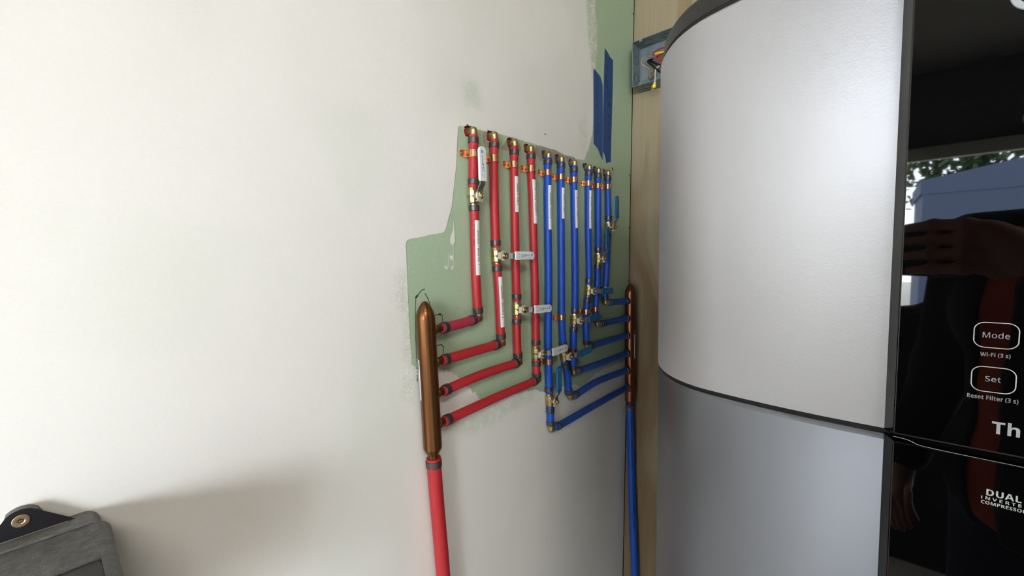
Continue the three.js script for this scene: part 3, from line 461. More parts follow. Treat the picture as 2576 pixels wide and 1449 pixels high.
{
  const t = thing('cold_supply_pipe', 'thick blue supply pipe rising from below into the right copper manifold', 'pipe', [-0.08, 0, 0.058]);
  const P = [V(-0.08, 0, 0.058), V(-0.056, 0.455, 0.0435), V(-0.0445, 0.723, 0.0272), V(-0.0425, 0.893, 0.021), V(-0.0445, 0.9885, 0.02)];
  partAt(t, 'pipe_section', tube(P, 0.0111, 26, 60), M.blueSupply);
  const C = new THREE.CatmullRomCurve3(P, false, 'centripetal').getSpacedPoints(60), pr = { v: [...C].reverse().map((q) => [q.x, q.y]) }, zs = [...C].reverse().map((q) => [q.z, q.y]);
  for (const [text, a, b] of [['POTABLE TUBING CTS SDR9', 0.80, 0.955], ['3/4 NSF-PW 100PSI 180F', 0.63, 0.79]]) partAt(t, 'pipe_print', wrapPatch(pr, a, b, -1.05, -0.55, 0.0113, false, (y) => along(zs, 1, y)), printNavy(text));
  partAt(t, 'crimp_ring', ringBand(V(-0.0442, 0.9735, 0.02), V(-0.0444, 0.9825, 0.02), 0.0125), M.crimp);
}
// ------------------------------------------------------------------ masking tape on the green paper
function tape(pts, label, strokes, tint) {
  const s = shapeOf(pts), x0 = Math.min(...pts.map((p) => p[0])), x1 = Math.max(...pts.map((p) => p[0])), y0 = Math.min(...pts.map((p) => p[1])), y1 = Math.max(...pts.map((p) => p[1]));
  const tex = canvasTex(384, 2000, (g, w, h) => {
    g.fillStyle = tint; g.fillRect(0, 0, w, h);
    for (let i = 0; i < 1500; i++) { g.fillStyle = `rgba(150,175,210,${0.03 + rnd() * 0.09})`; g.fillRect(rnd() * w, rnd() * h, 2 + rnd() * 14, 1 + rnd() * 3); }
    const X = (x) => (x - x0) / (x1 - x0) * w, Y = (y) => (y1 - y) / (y1 - y0) * h;
    g.strokeStyle = '#0a1020'; g.lineWidth = 10; g.lineCap = g.lineJoin = 'round';
    for (const [cx, cy, sc, path] of strokes) { g.beginPath(); path.forEach(([a, b, m], i) => { const px = X(cx + a * (sc < 0.0065 ? 0.006 : 0.0125)), py = Y(cy - b * sc); i && !m ? g.lineTo(px, py) : g.moveTo(px, py); }); g.stroke(); }
  });
  tex.repeat.set(1 / (x1 - x0), 1 / (y1 - y0)); tex.offset.set(-x0 / (x1 - x0), -y0 / (y1 - y0));
  const m = mesh('masking_tape', extrude(s, 0.0003).translate(0, 0, 0.0002), std({ map: tex, roughness: 0.7 })); return tag(m, label, 'tape', 'strips of blue masking tape');
}
// hand-lettered capitals as strokes, x right, y down, in a unit box; third entry 1 lifts the pen
const GLYPH = { R: [[0.1, 1], [0.15, 0], [0.7, 0.1], [0.75, 0.35], [0.15, 0.55], [0.9, 1]], E: [[0.9, 0], [0.1, 0], [0.1, 1], [0.95, 1], [0.1, 0.5, 1], [0.75, 0.5]], F: [[0.9, 0], [0.1, 0.02], [0.12, 1], [0.1, 0.5, 1], [0.75, 0.45]], I: [[0.5, 0], [0.5, 1]], T: [[0, 0.15], [0.4, 0], [1, 0.1], [0.5, 0.05, 1], [0.5, 1]], t: [[0.2, 0], [0.5, 0.1], [0.4, 1], [0.3, 0.5, 1], [1, 0.55]], O: [[0.50, 0.00], [0.70, 0.07], [0.85, 0.25], [0.90, 0.50], [0.85, 0.75], [0.70, 0.93], [0.50, 1.00], [0.30, 0.93], [0.15, 0.75], [0.10, 0.50], [0.15, 0.25], [0.30, 0.07], [0.50, 0.00]], L: [[0.2, 0], [0.2, 0.9], [0.9, 1]], S: [[0.9, 0], [0.2, 0.2], [0.9, 0.7], [0.2, 1]], U: [[0.15, 0], [0.15, 0.8], [0.5, 1], [0.85, 0.8], [0.85, 0]], N: [[0.1, 1], [0.1, 0], [0.9, 1], [0.9, 0]], A: [[0, 1], [0.5, 0], [0.9, 1], [0.2, 0.6, 1], [0.8, 0.6]], 2: [[0.1, 0.25], [0.45, 0], [0.8, 0.3], [0.2, 0.8], [0.5, 1], [1, 0.9]], o: [[0.50, 0.00], [0.70, 0.07], [0.85, 0.25], [0.90, 0.50], [0.85, 0.75], [0.70, 0.93], [0.50, 1.00], [0.30, 0.93], [0.15, 0.75], [0.10, 0.50], [0.15, 0.25], [0.30, 0.07], [0.50, 0.00]] };
const col = (text, x, ys, hs) => [...text].map((c, i) => [x, ys[i], hs[i], GLYPH[c]]);
tape([[-0.2116,1.8534],[-0.2087,1.8618],[-0.1972,1.8581],[-0.1775,1.8521],[-0.1665,1.8369],[-0.1655,1.7526],[-0.1666,1.6512],[-0.1758,1.658],[-0.1898,1.6739],[-0.2035,1.6799],[-0.2112,1.6822]],
  'shorter left strip of blue masking tape lettered REFRITE, torn at both ends', col('REFRItE', -0.1985, [1.848, 1.823, 1.802, 1.781, 1.762, 1.746, 1.728], [0.0185, 0.017, 0.0155, 0.012, 0.011, 0.0157, 0.0157]), '#2b4d84');
tape([[-0.1553,1.9288],[-0.1407,1.9243],[-0.1281,1.9171],[-0.1108,1.9142],[-0.1138,1.8252],[-0.1191,1.7331],[-0.1233,1.653],[-0.1341,1.6512],[-0.1469,1.6461],[-0.1532,1.664],[-0.1646,1.6728],[-0.1635,1.7526],[-0.1594,1.8511]],
  'longer right strip of blue masking tape lettered TOILETS and URINAL', [...col('TOILETS', -0.150, [1.911, 1.889, 1.878, 1.863, 1.852, 1.836, 1.823], [0.018, 0.0085, 0.010, 0.009, 0.012, 0.009, 0.013]), ...col('URINAL', -0.1375, [1.829, 1.803, 1.788, 1.772, 1.755, 1.737], [0.011, 0.012, 0.009, 0.0105, 0.0105, 0.0085]), [-0.1425, 1.716, 0.014, GLYPH[2]], [-0.131, 1.717, 0.006, GLYPH.o]], '#23457c');

// ------------------------------------------------------------------ electrical box on the plywood, open towards the camera
{
  const xf = -0.042, xb = 0.0085, y0 = 1.8612, y1 = 1.9785, z0 = 0.0205, z1 = 0.141, th = 0.0016;
  const steelTex = dataTex(256, 256, (d) => { for (let j = 0; j < 256; j++) for (let i = 0; i < 256; i++) { const n = fbm(i / 30, j / 30, 4), f = vnoise(i / 3, j / 3), v = 118 + n * 44 + f * 10, o = (j * 256 + i) * 4; d[o] = v * 0.9; d[o + 1] = v * 0.97; d[o + 2] = v; d[o + 3] = 255; } });
  const gal = std({ map: steelTex, roughness: 0.5, metalness: 0.55 });
  const t = thing('junction_box', 'open galvanised steel electrical box fixed to the plywood beside the water heater', 'electrical box', [xb, y0, z0]);
  t.rotation.z = 0;
  partAt(t, 'back_plate', box(xb - th, xb, y0, y1, z0, z1), gal);
  partAt(t, 'side_plate', rbox(xf, xb, y0, y0 + th, z0, z1, 0.0005), gal); partAt(t, 'side_plate', rbox(xf, xb, y1 - th, y1, z0, z1, 0.0005), gal);
  partAt(t, 'side_plate', rbox(xf, xb, y0, y1, z0, z0 + th, 0.0005), gal); partAt(t, 'side_plate', rbox(xf, xb, y0, y1, z1 - th, z1, 0.0005), gal);
  const ko = (p, n, r) => partAt(t, 'knockout', new THREE.TorusGeometry(r, 0.0007, 6, 30).applyQuaternion(new THREE.Quaternion().setFromUnitVectors(V(0, 0, 1), n)).translate(p.x, p.y, p.z), std({ color: '#4d5558', roughness: 0.6, metalness: 0.6 }));
  const xm = (xf + xb) / 2;
  for (const [z, r] of [[z0 + 0.034, 0.0135], [z0 + 0.083, 0.011]]) ko(V(xm, y1 - th, z), V(0, -1, 0), r);
  for (const [y, r] of [[y0 + 0.03, 0.0135], [y0 + 0.078, 0.011]]) { ko(V(xm, y, z0 + th), V(0, 0, 1), r); }
  ko(V(xm - 0.002, y0, z0 + 0.034), V(0, -1, 0), 0.0135); ko(V(xb - th, 1.894, 0.057), V(-1, 0, 0), 0.0105);
  for (const [y, z, a] of [[y1 - 0.003, z0 + 0.024, 1], [y0 + 0.003, z0 + 0.022, -1]]) partAt(t, 'mounting_ear', [rbox(xf - 0.0004, xf + 0.0012, y - 0.0036, y + 0.0036, z - 0.0042, z + 0.0042, 0.0005), cyl(V(xf - 0.0015, y, z), V(xf, y, z), 0.0024, 0.0028, 12)], M.steel);
  const grn = std({ color: '#5f8f86', roughness: 0.4, metalness: 0.5 });
  partAt(t, 'ground_screw', [cyl(V(xb - th - 0.005, 1.891, 0.055), V(xb - th, 1.891, 0.055), 0.0046, 0.0052, 6), cyl(V(xb - th - 0.007, 1.891, 0.055), V(xb - th, 1.891, 0.055), 0.0032, 0.0032, 12)], grn, 'green ground screw');
  // wiring: every conductor is a thing of its own
  const wire = (name, label, pts, r, m) => { const p = pts.map((q) => V(...q)), w = thing(name, label, 'wire', pts[0], 'wires in the electrical box'); const g = tube(p, r, 10, pts.length * 10); g.translate(-p[0].x, -p[0].y, -p[0].z); mesh('conductor', g, m, w); return w; };
  const W = (x, y, z) => [xf + x, y0 + y, z0 + z];
  const redI = std({ color: '#a01f3c', roughness: 0.35 }), blkI = std({ color: '#161413', roughness: 0.35 }), whtI = std({ color: '#c9c6b8', roughness: 0.45 }), bare = std({ color: '#d98d58', roughness: 0.28, metalness: 1 });
  wire('red_wire', 'outer loop of red wire curving across the electrical box', [[-0.028, 1.9345, 0.136], [-0.034, 1.9379, 0.1139], [-0.034, 1.9399, 0.0934], [-0.030, 1.9375, 0.0751], [-0.026, 1.9323, 0.0727], [-0.020, 1.9227, 0.0842], [-0.016, 1.9155, 0.1015]], 0.0019, redI);
  wire('red_wire', 'inner loop of red wire beside the yellow connector in the electrical box', [[-0.026, 1.9262, 0.136], [-0.031, 1.9264, 0.1145], [-0.031, 1.9275, 0.0961], [-0.028, 1.9276, 0.082], [-0.021, 1.9244, 0.0821], [-0.012, 1.9116, 0.0872], [-0.008, 1.8993, 0.0921]], 0.0019, redI);
  wire('black_wire', 'long black wire slanting down across the electrical box', [[-0.004, 1.9345, 0.061], [-0.014, 1.9297, 0.0527], [-0.022, 1.9072, 0.0702], [-0.026, 1.8824, 0.0942], [-0.020, 1.8695, 0.1138]], 0.0026, blkI);
  wire('black_wire', 'short black wire crossing behind the red loops in the electrical box', [[-0.003, 1.9345, 0.0518], [-0.008, 1.9214, 0.0682], [-0.010, 1.9114, 0.0827], [-0.008, 1.9094, 0.1008]], 0.0026, blkI);
  wire('bare_copper_wire', 'bare copper ground wire looping from the green screw in the electrical box', [[0.0005, 1.8915, 0.0537], [-0.004, 1.8892, 0.0642], [-0.008, 1.8954, 0.0652], [-0.012, 1.9117, 0.0531], [-0.020, 1.9214, 0.0398], [-0.024, 1.9289, 0.0382], [-0.024, 1.9357, 0.0467], [-0.010, 1.9363, 0.064]], 0.001, bare);
  wire('bare_copper_wire', 'short bare copper wire twisted onto the green ground screw', [[-0.001, 1.8866, 0.0586], [-0.006, 1.8937, 0.054], [-0.008, 1.905, 0.0624], [-0.003, 1.9122, 0.0748]], 0.001, bare);
  wire('white_wire', 'white wire hanging to the lower yellow connector of the electrical box', [[-0.010, 1.9087, 0.0815], [-0.024, 1.8968, 0.0786], [-0.036, 1.8759, 0.0815], [-0.0435, 1.8579, 0.0835], [-0.046, 1.8495, 0.0805]], 0.0018, whtI);
  const nutGeo = merge([toCreasedNormals(lathe([[0, 0.0], [0.0046, 0.0], [0.0058, 0.002], [0.0062, 0.008], [0.0052, 0.019], [0.0042, 0.0235], [0, 0.0245]], 12), 0.3), box(-0.0095, 0.0095, 0.001, 0.010, -0.0013, 0.0013)]);
  const yel = std({ color: '#e6d21c', roughness: 0.4 });
  const cap = (label, p, dir) => { const c = thing('wire_connector', label, 'wire connector', p, 'yellow wire connectors'); c.quaternion.setFromUnitVectors(V(0, 1, 0), V(...dir).normalize()); mesh('twist_cap', nutGeo, yel, c); };
  cap('yellow wire connector lying among the red wires, upper one', [-0.019, 1.9365, 0.0765], [-0.1, -0.18, 1]);
  cap('yellow wire connector below the electrical box edge, lower one', [-0.036, 1.8492, 0.0775], [-0.85, -0.32, 0.42]);
}

// ------------------------------------------------------------------ heat-pump water heater
{
  const half = [[-0.685, 0.6165], [-0.6848, 0.56], [-0.684, 0.5327], [-0.6832, 0.495], [-0.6795, 0.457], [-0.6725, 0.416], [-0.662, 0.379], [-0.6405, 0.3475], [-0.598, 0.3165], [-0.53, 0.295], [-0.44, 0.283], [-0.36, 0.28], [-0.25, 0.286], [-0.16, 0.31], [-0.10, 0.36], [-0.075, 0.45], [-0.07, 0.6165]];
  const ZC = 0.6165;
  const ctr = (inset) => {
    const full = [...half.map((p) => V(p[0], 0, p[1])), ...half.slice(1, -1).reverse().map((p) => V(p[0], 0, 2 * ZC - p[1]))];
    const c = new THREE.CatmullRomCurve3(full, true, 'centripetal'), P = c.getSpacedPoints(180); P.pop();
    return P.map((p, i) => { const a = P[(i + 179) % 180], b = P[(i + 1) % 180], n = V(b.z - a.z, 0, -(b.x - a.x)).normalize(); const s = n.dot(V(p.x + 0.36, 0, p.z - ZC)) > 0 ? 1 : -1; return V(p.x - n.x * s * inset, 0, p.z - n.z * s * inset); });
  };
  const skin = (levels) => loft(levels.map(([y, inset]) => ctr(inset).map((p) => V(p.x, y, p.z))), true, true, 0.5);
  const t = thing('water_heater', 'tall silver and black water heater standing in the corner', 'water heater', [-0.37, 0, ZC]);
  const orange = (amp, s) => { const q = dataTex(512, 512, (d) => { for (let j = 0; j < 512; j++) for (let i = 0; i < 512; i++) { const v = fbm(i / s, j / s, 2) * 255, o = (j * 512 + i) * 4; d[o] = d[o + 1] = d[o + 2] = v; d[o + 3] = 255; } }, false); q.wrapS = q.wrapT = THREE.RepeatWrapping; return q; };
  const uvWrap = (g) => { const p = g.attributes.position, uv = new Float32Array(p.count * 2); for (let i = 0; i < p.count; i++) { uv[i * 2] = Math.atan2(p.getZ(i) - ZC, p.getX(i) + 0.37) * 0.33 / 0.25; uv[i * 2 + 1] = p.getY(i) / 0.25; } g.setAttribute('uv', new THREE.BufferAttribute(uv, 2)); return g; };
  const silverTop = phys({ color: '#b4b3b5', roughness: 0.47, metalness: 0.75, bumpMap: orange(1, 1.6), bumpScale: 0.00009 });
  const silverLow = phys({ color: '#6c6d71', roughness: 0.4, metalness: 0.85 });
  const yT = 1.6415, yS = 1.2605;
  partAt(t, 'upper_casing', uvWrap(skin([[yS + 0.0015, 0.003], [yS + 0.0015, 0.0006], [yS + 0.003, 0], [yT - 0.002, 0], [yT, 0.0015], [yT, 0.004]])), silverTop, 'light silver satin upper casing');
  partAt(t, 'cap_gasket', skin([[yT - 0.0005, 0.0032], [yT + 0.0045, 0.0026]]), M.dark);
  partAt(t, 'seam_gasket', skin([[yS - 0.004, 0.004], [yS + 0.003, 0.004]]), M.dark);
  partAt(t, 'lower_casing', uvWrap(skin([[0.04, 0], [yS - 0.0075, 0], [yS - 0.0055, 0.0006], [yS - 0.0035, 0.002], [yS - 0.0025, 0.0045]])), silverLow, 'glossier silver lower casing');
  partAt(t, 'base_ring', skin([[0, 0.02], [0.045, 0.02]]), M.capBlack);
  partAt(t, 'top_cap', skin([[yT + 0.0035, 0.006], [yT + 0.0045, 0.0022], [yT + 0.023, 0.0042], [yT + 0.027, 0.007], [yT + 0.029, 0.014], [yT + 0.030, 0.08]]), M.capBlack, 'dark grey plastic top cap');
  // black glass front panel, upper and lower, standing proud of the casing
  const panel = (y0, y1, levels) => {
    const x = -0.697, zl = 0.5377, zr = 2 * ZC - zl;
    const ring = (y, off) => { const P = [[-0.670, 0.5322], [-0.6835, 0.5325], [x + 0.0006, zl - 0.0004], [x + 0.0001, zl + 0.0001], [x, zl + 0.0006]]; const R = [...P, ...[...P].reverse().map((p) => [p[0], 2 * ZC - p[1]])]; return R.map((p) => V(p[0] + (p[0] < -0.684 ? off : 0), y, p[1])); };
    return loft(levels.map(([y, o]) => ring(y, o)), true, true, 0.1);
  };
  partAt(t, 'upper_panel', panel(0, 0, [[1.2618, 0.006], [1.2620, 0.003], [1.2632, 0.0008], [1.2646, 0], [yT + 0.012, 0], [yT + 0.02, 0.003], [yT + 0.024, 0.009]]), M.black, 'glossy black upper front panel');
  partAt(t, 'lower_panel', panel(0, 0, [[0.35, 0], [1.2568, 0], [1.2574, 0.0004], [1.2577, 0.0014], [1.2578, 0.004]]), M.black, 'glossy black lower front panel');
  partAt(t, 'edge_highlight_rod', tube([[0.5377, 1.2612], [0.5457, 1.2606], [0.5512, 1.2584], [0.56, 1.2578], [0.602, 1.2574], [0.65, 1.2572], [0.6952, 1.2572]].map(([z, y]) => V(-0.6967, y, z)), 0.00022, 8, 60), M.steel, 'thin steel rod standing in for the edge highlight between the panels');  // added steel rod imitates the highlight along the lower panel's top edge
  // printing on the glass: flat letters laid on the panel (x runs along world z)
  const regular = await new FontLoader().loadAsync('fonts/droid/droid_sans_regular.typeface.json'), bold = await new FontLoader().loadAsync('fonts/droid/droid_sans_bold.typeface.json');
  const toGlass = new THREE.Matrix4().makeBasis(V(0, 0, 1), V(0, 1, 0), V(-1, 0, 0));
  const ink = (c) => std({ color: c, roughness: 0.5 });
  const word = (text, font, z, y, w, h, c, gap = 0) => {
    const shapes = []; let adv = 0; const S = 100;
    for (const ch of text) { const sh = ch === 'I' && font === bold ? [shapeOf([[18, 0], [38, 0], [38, 97], [18, 97]])] : font.generateShapes(ch, S, 6); for (const q of sh) shapes.push([q, adv]); adv += (font.data.glyphs[ch] ?? font.data.glyphs['?']).ha * S / font.data.resolution + gap; }
    const g = merge(shapes.map(([q, dx]) => new THREE.ShapeGeometry(q, 6).translate(dx, 0, 0))); g.computeBoundingBox(); const b = g.boundingBox, hg = new THREE.ShapeGeometry(font.generateShapes('H', S, 2)); hg.computeBoundingBox(); const capH = hg.boundingBox.max.y;
    g.translate(-b.min.x, 0, 0).scale(w / (b.max.x - b.min.x), h / capH, 1).translate(z, y, 0.69706); g.applyMatrix4(toGlass);
    partAt(t, 'panel_lettering', g, ink(c), 'grey printed lettering');
  };
  const frame = (z0, z1, y0, y1, r, wd) => { const o = roundRect(z0 - wd / 2, z1 + wd / 2, y0 - wd / 2, y1 + wd / 2, r), h = roundRect(z0 + wd / 2, z1 - wd / 2, y0 + wd / 2, y1 - wd / 2, r - wd); o.holes.push(new THREE.Path(h.getPoints(12).reverse())); partAt(t, 'button_outline', new THREE.ShapeGeometry(o, 12).translate(0, 0, 0.69706).applyMatrix4(toGlass), ink('#a9a9a4'), 'pale printed button outline'); };
  frame(0.5759, 0.5960, 1.3360, 1.3532, 0.0055, 0.00055); frame(0.5759, 0.5959, 1.3054, 1.3226, 0.0055, 0.00055);
  word('Mode', regular, 0.5799, 1.3427, 0.0122, 0.0038, '#828588'); word('Set', regular, 0.5822, 1.3126, 0.0072, 0.0036, '#828588');
  word('Wi-Fi (3 s)', bold, 0.5793, 1.3299, 0.0136, 0.0026, '#717477'); word('Reset Filter (3 s)', bold, 0.5743, 1.2998, 0.0232, 0.0029, '#717477');
  word('ThinQ', bold, 0.5866, 1.2770, 0.0325, 0.0084, '#8d9194');
  word('DUAL', bold, 0.586, 1.2327, 0.0157, 0.0044, '#9a9c9b'); word('INVERTER', bold, 0.5838, 1.2295, 0.0212, 0.0022, '#9a9c9b', 30); word('COMPRESSOR', bold, 0.5838, 1.2262, 0.0204, 0.0023, '#9a9c9b');
  // round-cornered silver display bezel near the top of the panel
  const bez = (a, d0, d1) => extrude(roundRect(0.583 + a, 0.650 - a, 1.554 + a, 1.62 - a, 0.0115 - a * 0.6), d1 - d0, { bevelEnabled: true, bevelSize: 0.0003, bevelThickness: 0.0003, bevelSegments: 1 }).translate(0, 0, d0).applyMatrix4(new THREE.Matrix4().makeBasis(V(0, 0, 1), V(0, 1, 0), V(-1, 0, 0)));
  const bezMat = std({ color: '#9a9da1', roughness: 0.4, metalness: 0.3 });
  const b0 = bez(0, 0.0001, 0.0008).translate(-0.697, 0, 0), b1 = bez(0.0029, 0.0001, 0.0010).translate(-0.697, 0, 0), b2 = bez(0.0036, 0.0001, 0.0012).translate(-0.697, 0, 0);
  partAt(t, 'display_bezel', b0, bezMat, 'silver display frame'); partAt(t, 'bezel_groove', b1, M.dark); partAt(t, 'display_face', b2, bezMat);
}

// ------------------------------------------------------------------ black wall-mounted box, lower left
{
  const dust = (base, amt) => dataTex(512, 512, (d) => { for (let j = 0; j < 512; j++) for (let i = 0; i < 512; i++) { const n = fbm(i / 26, j / 26, 3), s = vnoise(i / 2.6, j / 2.6) * vnoise(i / 1.7 + 40, j / 1.7), v = base + n * amt + sstep(0.66, 0.78, s) * 120, o = (j * 512 + i) * 4; d[o] = v * 1.0; d[o + 1] = v * 0.985; d[o + 2] = v * 0.955; d[o + 3] = 255; } });
  const wrapT = (t, r) => { t.wrapS = t.wrapT = THREE.RepeatWrapping; t.repeat.set(r, r); return t; };
  const dusty = std({ map: wrapT(dust(72, 46), 12), roughness: 0.6 }), dustyDark = std({ map: wrapT(dust(48, 40), 12), roughness: 0.5 });
  const x0 = -1.18;
  const t = thing('wall_bracket_box', 'black dusty box screwed to the white wall, only its corner in view', 'box', [-1.17, 1.06, 0]);
  const rr = (xr, yt, r, z, yb = 1.06, xl = x0) => { const P = []; const arc = (cx, cy, a0) => { for (let i = 0; i <= 8; i++) { const a = a0 + i / 8 * Math.PI / 2; P.push(V(cx + r * Math.cos(a), cy + r * Math.sin(a), z)); } }; arc(xr - r, yt - r, 0); arc(xl + r, yt - r, Math.PI / 2); arc(xl + r, yb + r, Math.PI); arc(xr - r, yb + r, 1.5 * Math.PI); return P; };
  const uvP = (g) => { const p = g.attributes.position, n = g.attributes.normal, uv = new Float32Array(p.count * 2); for (let i = 0; i < p.count; i++) { const top = Math.abs(n.getY(i)) > 0.6; uv[i * 2] = p.getX(i) + (Math.abs(n.getX(i)) > 0.7 ? p.getZ(i) : 0); uv[i * 2 + 1] = top ? p.getZ(i) : p.getY(i); } g.setAttribute('uv', new THREE.BufferAttribute(uv, 2)); return g; };
  partAt(t, 'base_flange', uvP(loft([rr(-1.0968, 1.1835, 0.010, 0.0003), rr(-1.0968, 1.1835, 0.010, 0.0254)], true, true, 0.5)), dusty);
  partAt(t, 'housing', uvP(loft([rr(-1.0912, 1.1818, 0.010, 0.0254), rr(-1.0910, 1.1800, 0.010, 0.05), rr(-1.0912, 1.1773, 0.009, 0.081)], true, true, 0.5)), dustyDark);
  const rim = (z, y) => { const P = [V(-1.1012, y, z)]; for (let i = 0; i <= 8; i++) { const a = Math.PI / 2 * (1 - i / 8); P.push(V(-1.1002 + 0.009 * Math.cos(a), y - 0.009 + 0.009 * Math.sin(a), z)); } P.push(V(-1.0912, 1.06, z), V(-1.1012, 1.06, z)); return P.reverse(); };
  partAt(t, 'side_rim', uvP(loft([rim(0.081, 1.1773), rim(0.125, 1.1757)], false, true, 0.5)), dustyDark);
  partAt(t, 'front_face', loft([[V(x0, 1.1764, 0.0812), V(-1.1075, 1.1764, 0.0812), V(-1.1032, 1.1762, 0.0828), V(-1.1013, 1.1758, 0.087), V(-1.1013, 1.172, 0.125), V(x0, 1.172, 0.125)], [V(x0, 1.06, 0.0812), V(-1.1075, 1.06, 0.0812), V(-1.1032, 1.06, 0.0828), V(-1.1013, 1.06, 0.087), V(-1.1013, 1.06, 0.125), V(x0, 1.06, 0.125)]], true, true, 0.4), M.blackMatte, 'black recessed face');
  const cx = -1.1405, cy = 1.1935, r = 0.0118;
  const dome = new THREE.Shape(); dome.moveTo(-1.1555, 1.180); dome.lineTo(-1.1535, 1.187); dome.quadraticCurveTo(-1.1515, 1.1925, cx - r * 0.72, cy + r * 0.694); dome.absarc(cx, cy, r, Math.PI - 0.767, 0.767, true); dome.quadraticCurveTo(-1.1285, 1.1945, -1.1255, 1.187); dome.lineTo(-1.1245, 1.180); dome.closePath();
  const plate = new THREE.Shape(); plate.moveTo(-1.175, 1.180); plate.lineTo(-1.175, 1.184); plate.quadraticCurveTo(-1.158, 1.187, cx - r * 0.72, cy + r * 0.694); plate.absarc(cx, cy, r, Math.PI - 0.767, 1.1, true); plate.quadraticCurveTo(-1.126, 1.196, -1.1118, 1.1836); plate.lineTo(-1.1118, 1.18); plate.closePath();
  partAt(t, 'mounting_boss', uvP(extrude(dome, 0.0076, { curveSegments: 24 }).translate(0, 0, 0.0003)), dusty);
  partAt(t, 'mounting_tab', extrude(plate, 0.0006, { curveSegments: 24 }).translate(0, 0, 0.0078), M.blackMatte, 'black front of the tab');
  partAt(t, 'tab_groove', rbox(-1.175, -1.116, 1.1832, 1.1839, 0.0085, 0.0098, 0.0003), M.steel);
  const gold = std({ color: '#d6b898', roughness: 0.3, metalness: 0.85 });
  const c = V(-1.1412, 1.1962, 0.0084);
  const head = lathe([[0.0001, -0.0006], [0.0016, -0.0006], [0.0018, 0.0004], [0.0027, 0.0007], [0.0047, 0.0007], [0.0050, 0.0003], [0.0050, 0]], 30).rotateX(Math.PI / 2).translate(c.x, c.y, c.z);
  partAt(t, 'screw', [head, ...[0, 1, 2].map((i) => box(-0.0022, 0.0022, -0.0003, 0.0003, 0, 0.0006).rotateZ(i * Math.PI / 3).translate(c.x, c.y, c.z - 0.0002))], gold, 'gold coloured screw');
}
// ------------------------------------------------------------------ fill lamp added on the ceiling behind the camera, brightens the left wall
{
  const at = [-1.9, 2.6, 1.7], t = thing('added_fill_lamp', 'wide flat white fill lamp added on the ceiling behind the camera', 'lamp', at);
  const glow = std({ color: '#ffffff', emissive: '#fff3e0', emissiveIntensity: 2 });
  mesh('fill_lamp_housing', rbox(-0.62, 0.62, -0.05, -0.001, -0.32, 0.32, 0.008), std({ color: '#e8e8e8', roughness: 0.5 }), t);
  mesh('diffuser', box(-0.58, 0.58, -0.056, -0.0505, -0.28, 0.28), glow, t);
  const l = new THREE.RectAreaLight('#fbf6f0', FILL_LAMP_POWER, 1.16, 0.56); l.position.set(at[0], 2.541, at[2]); l.rotation.x = -Math.PI / 2; scene.add(l);
}
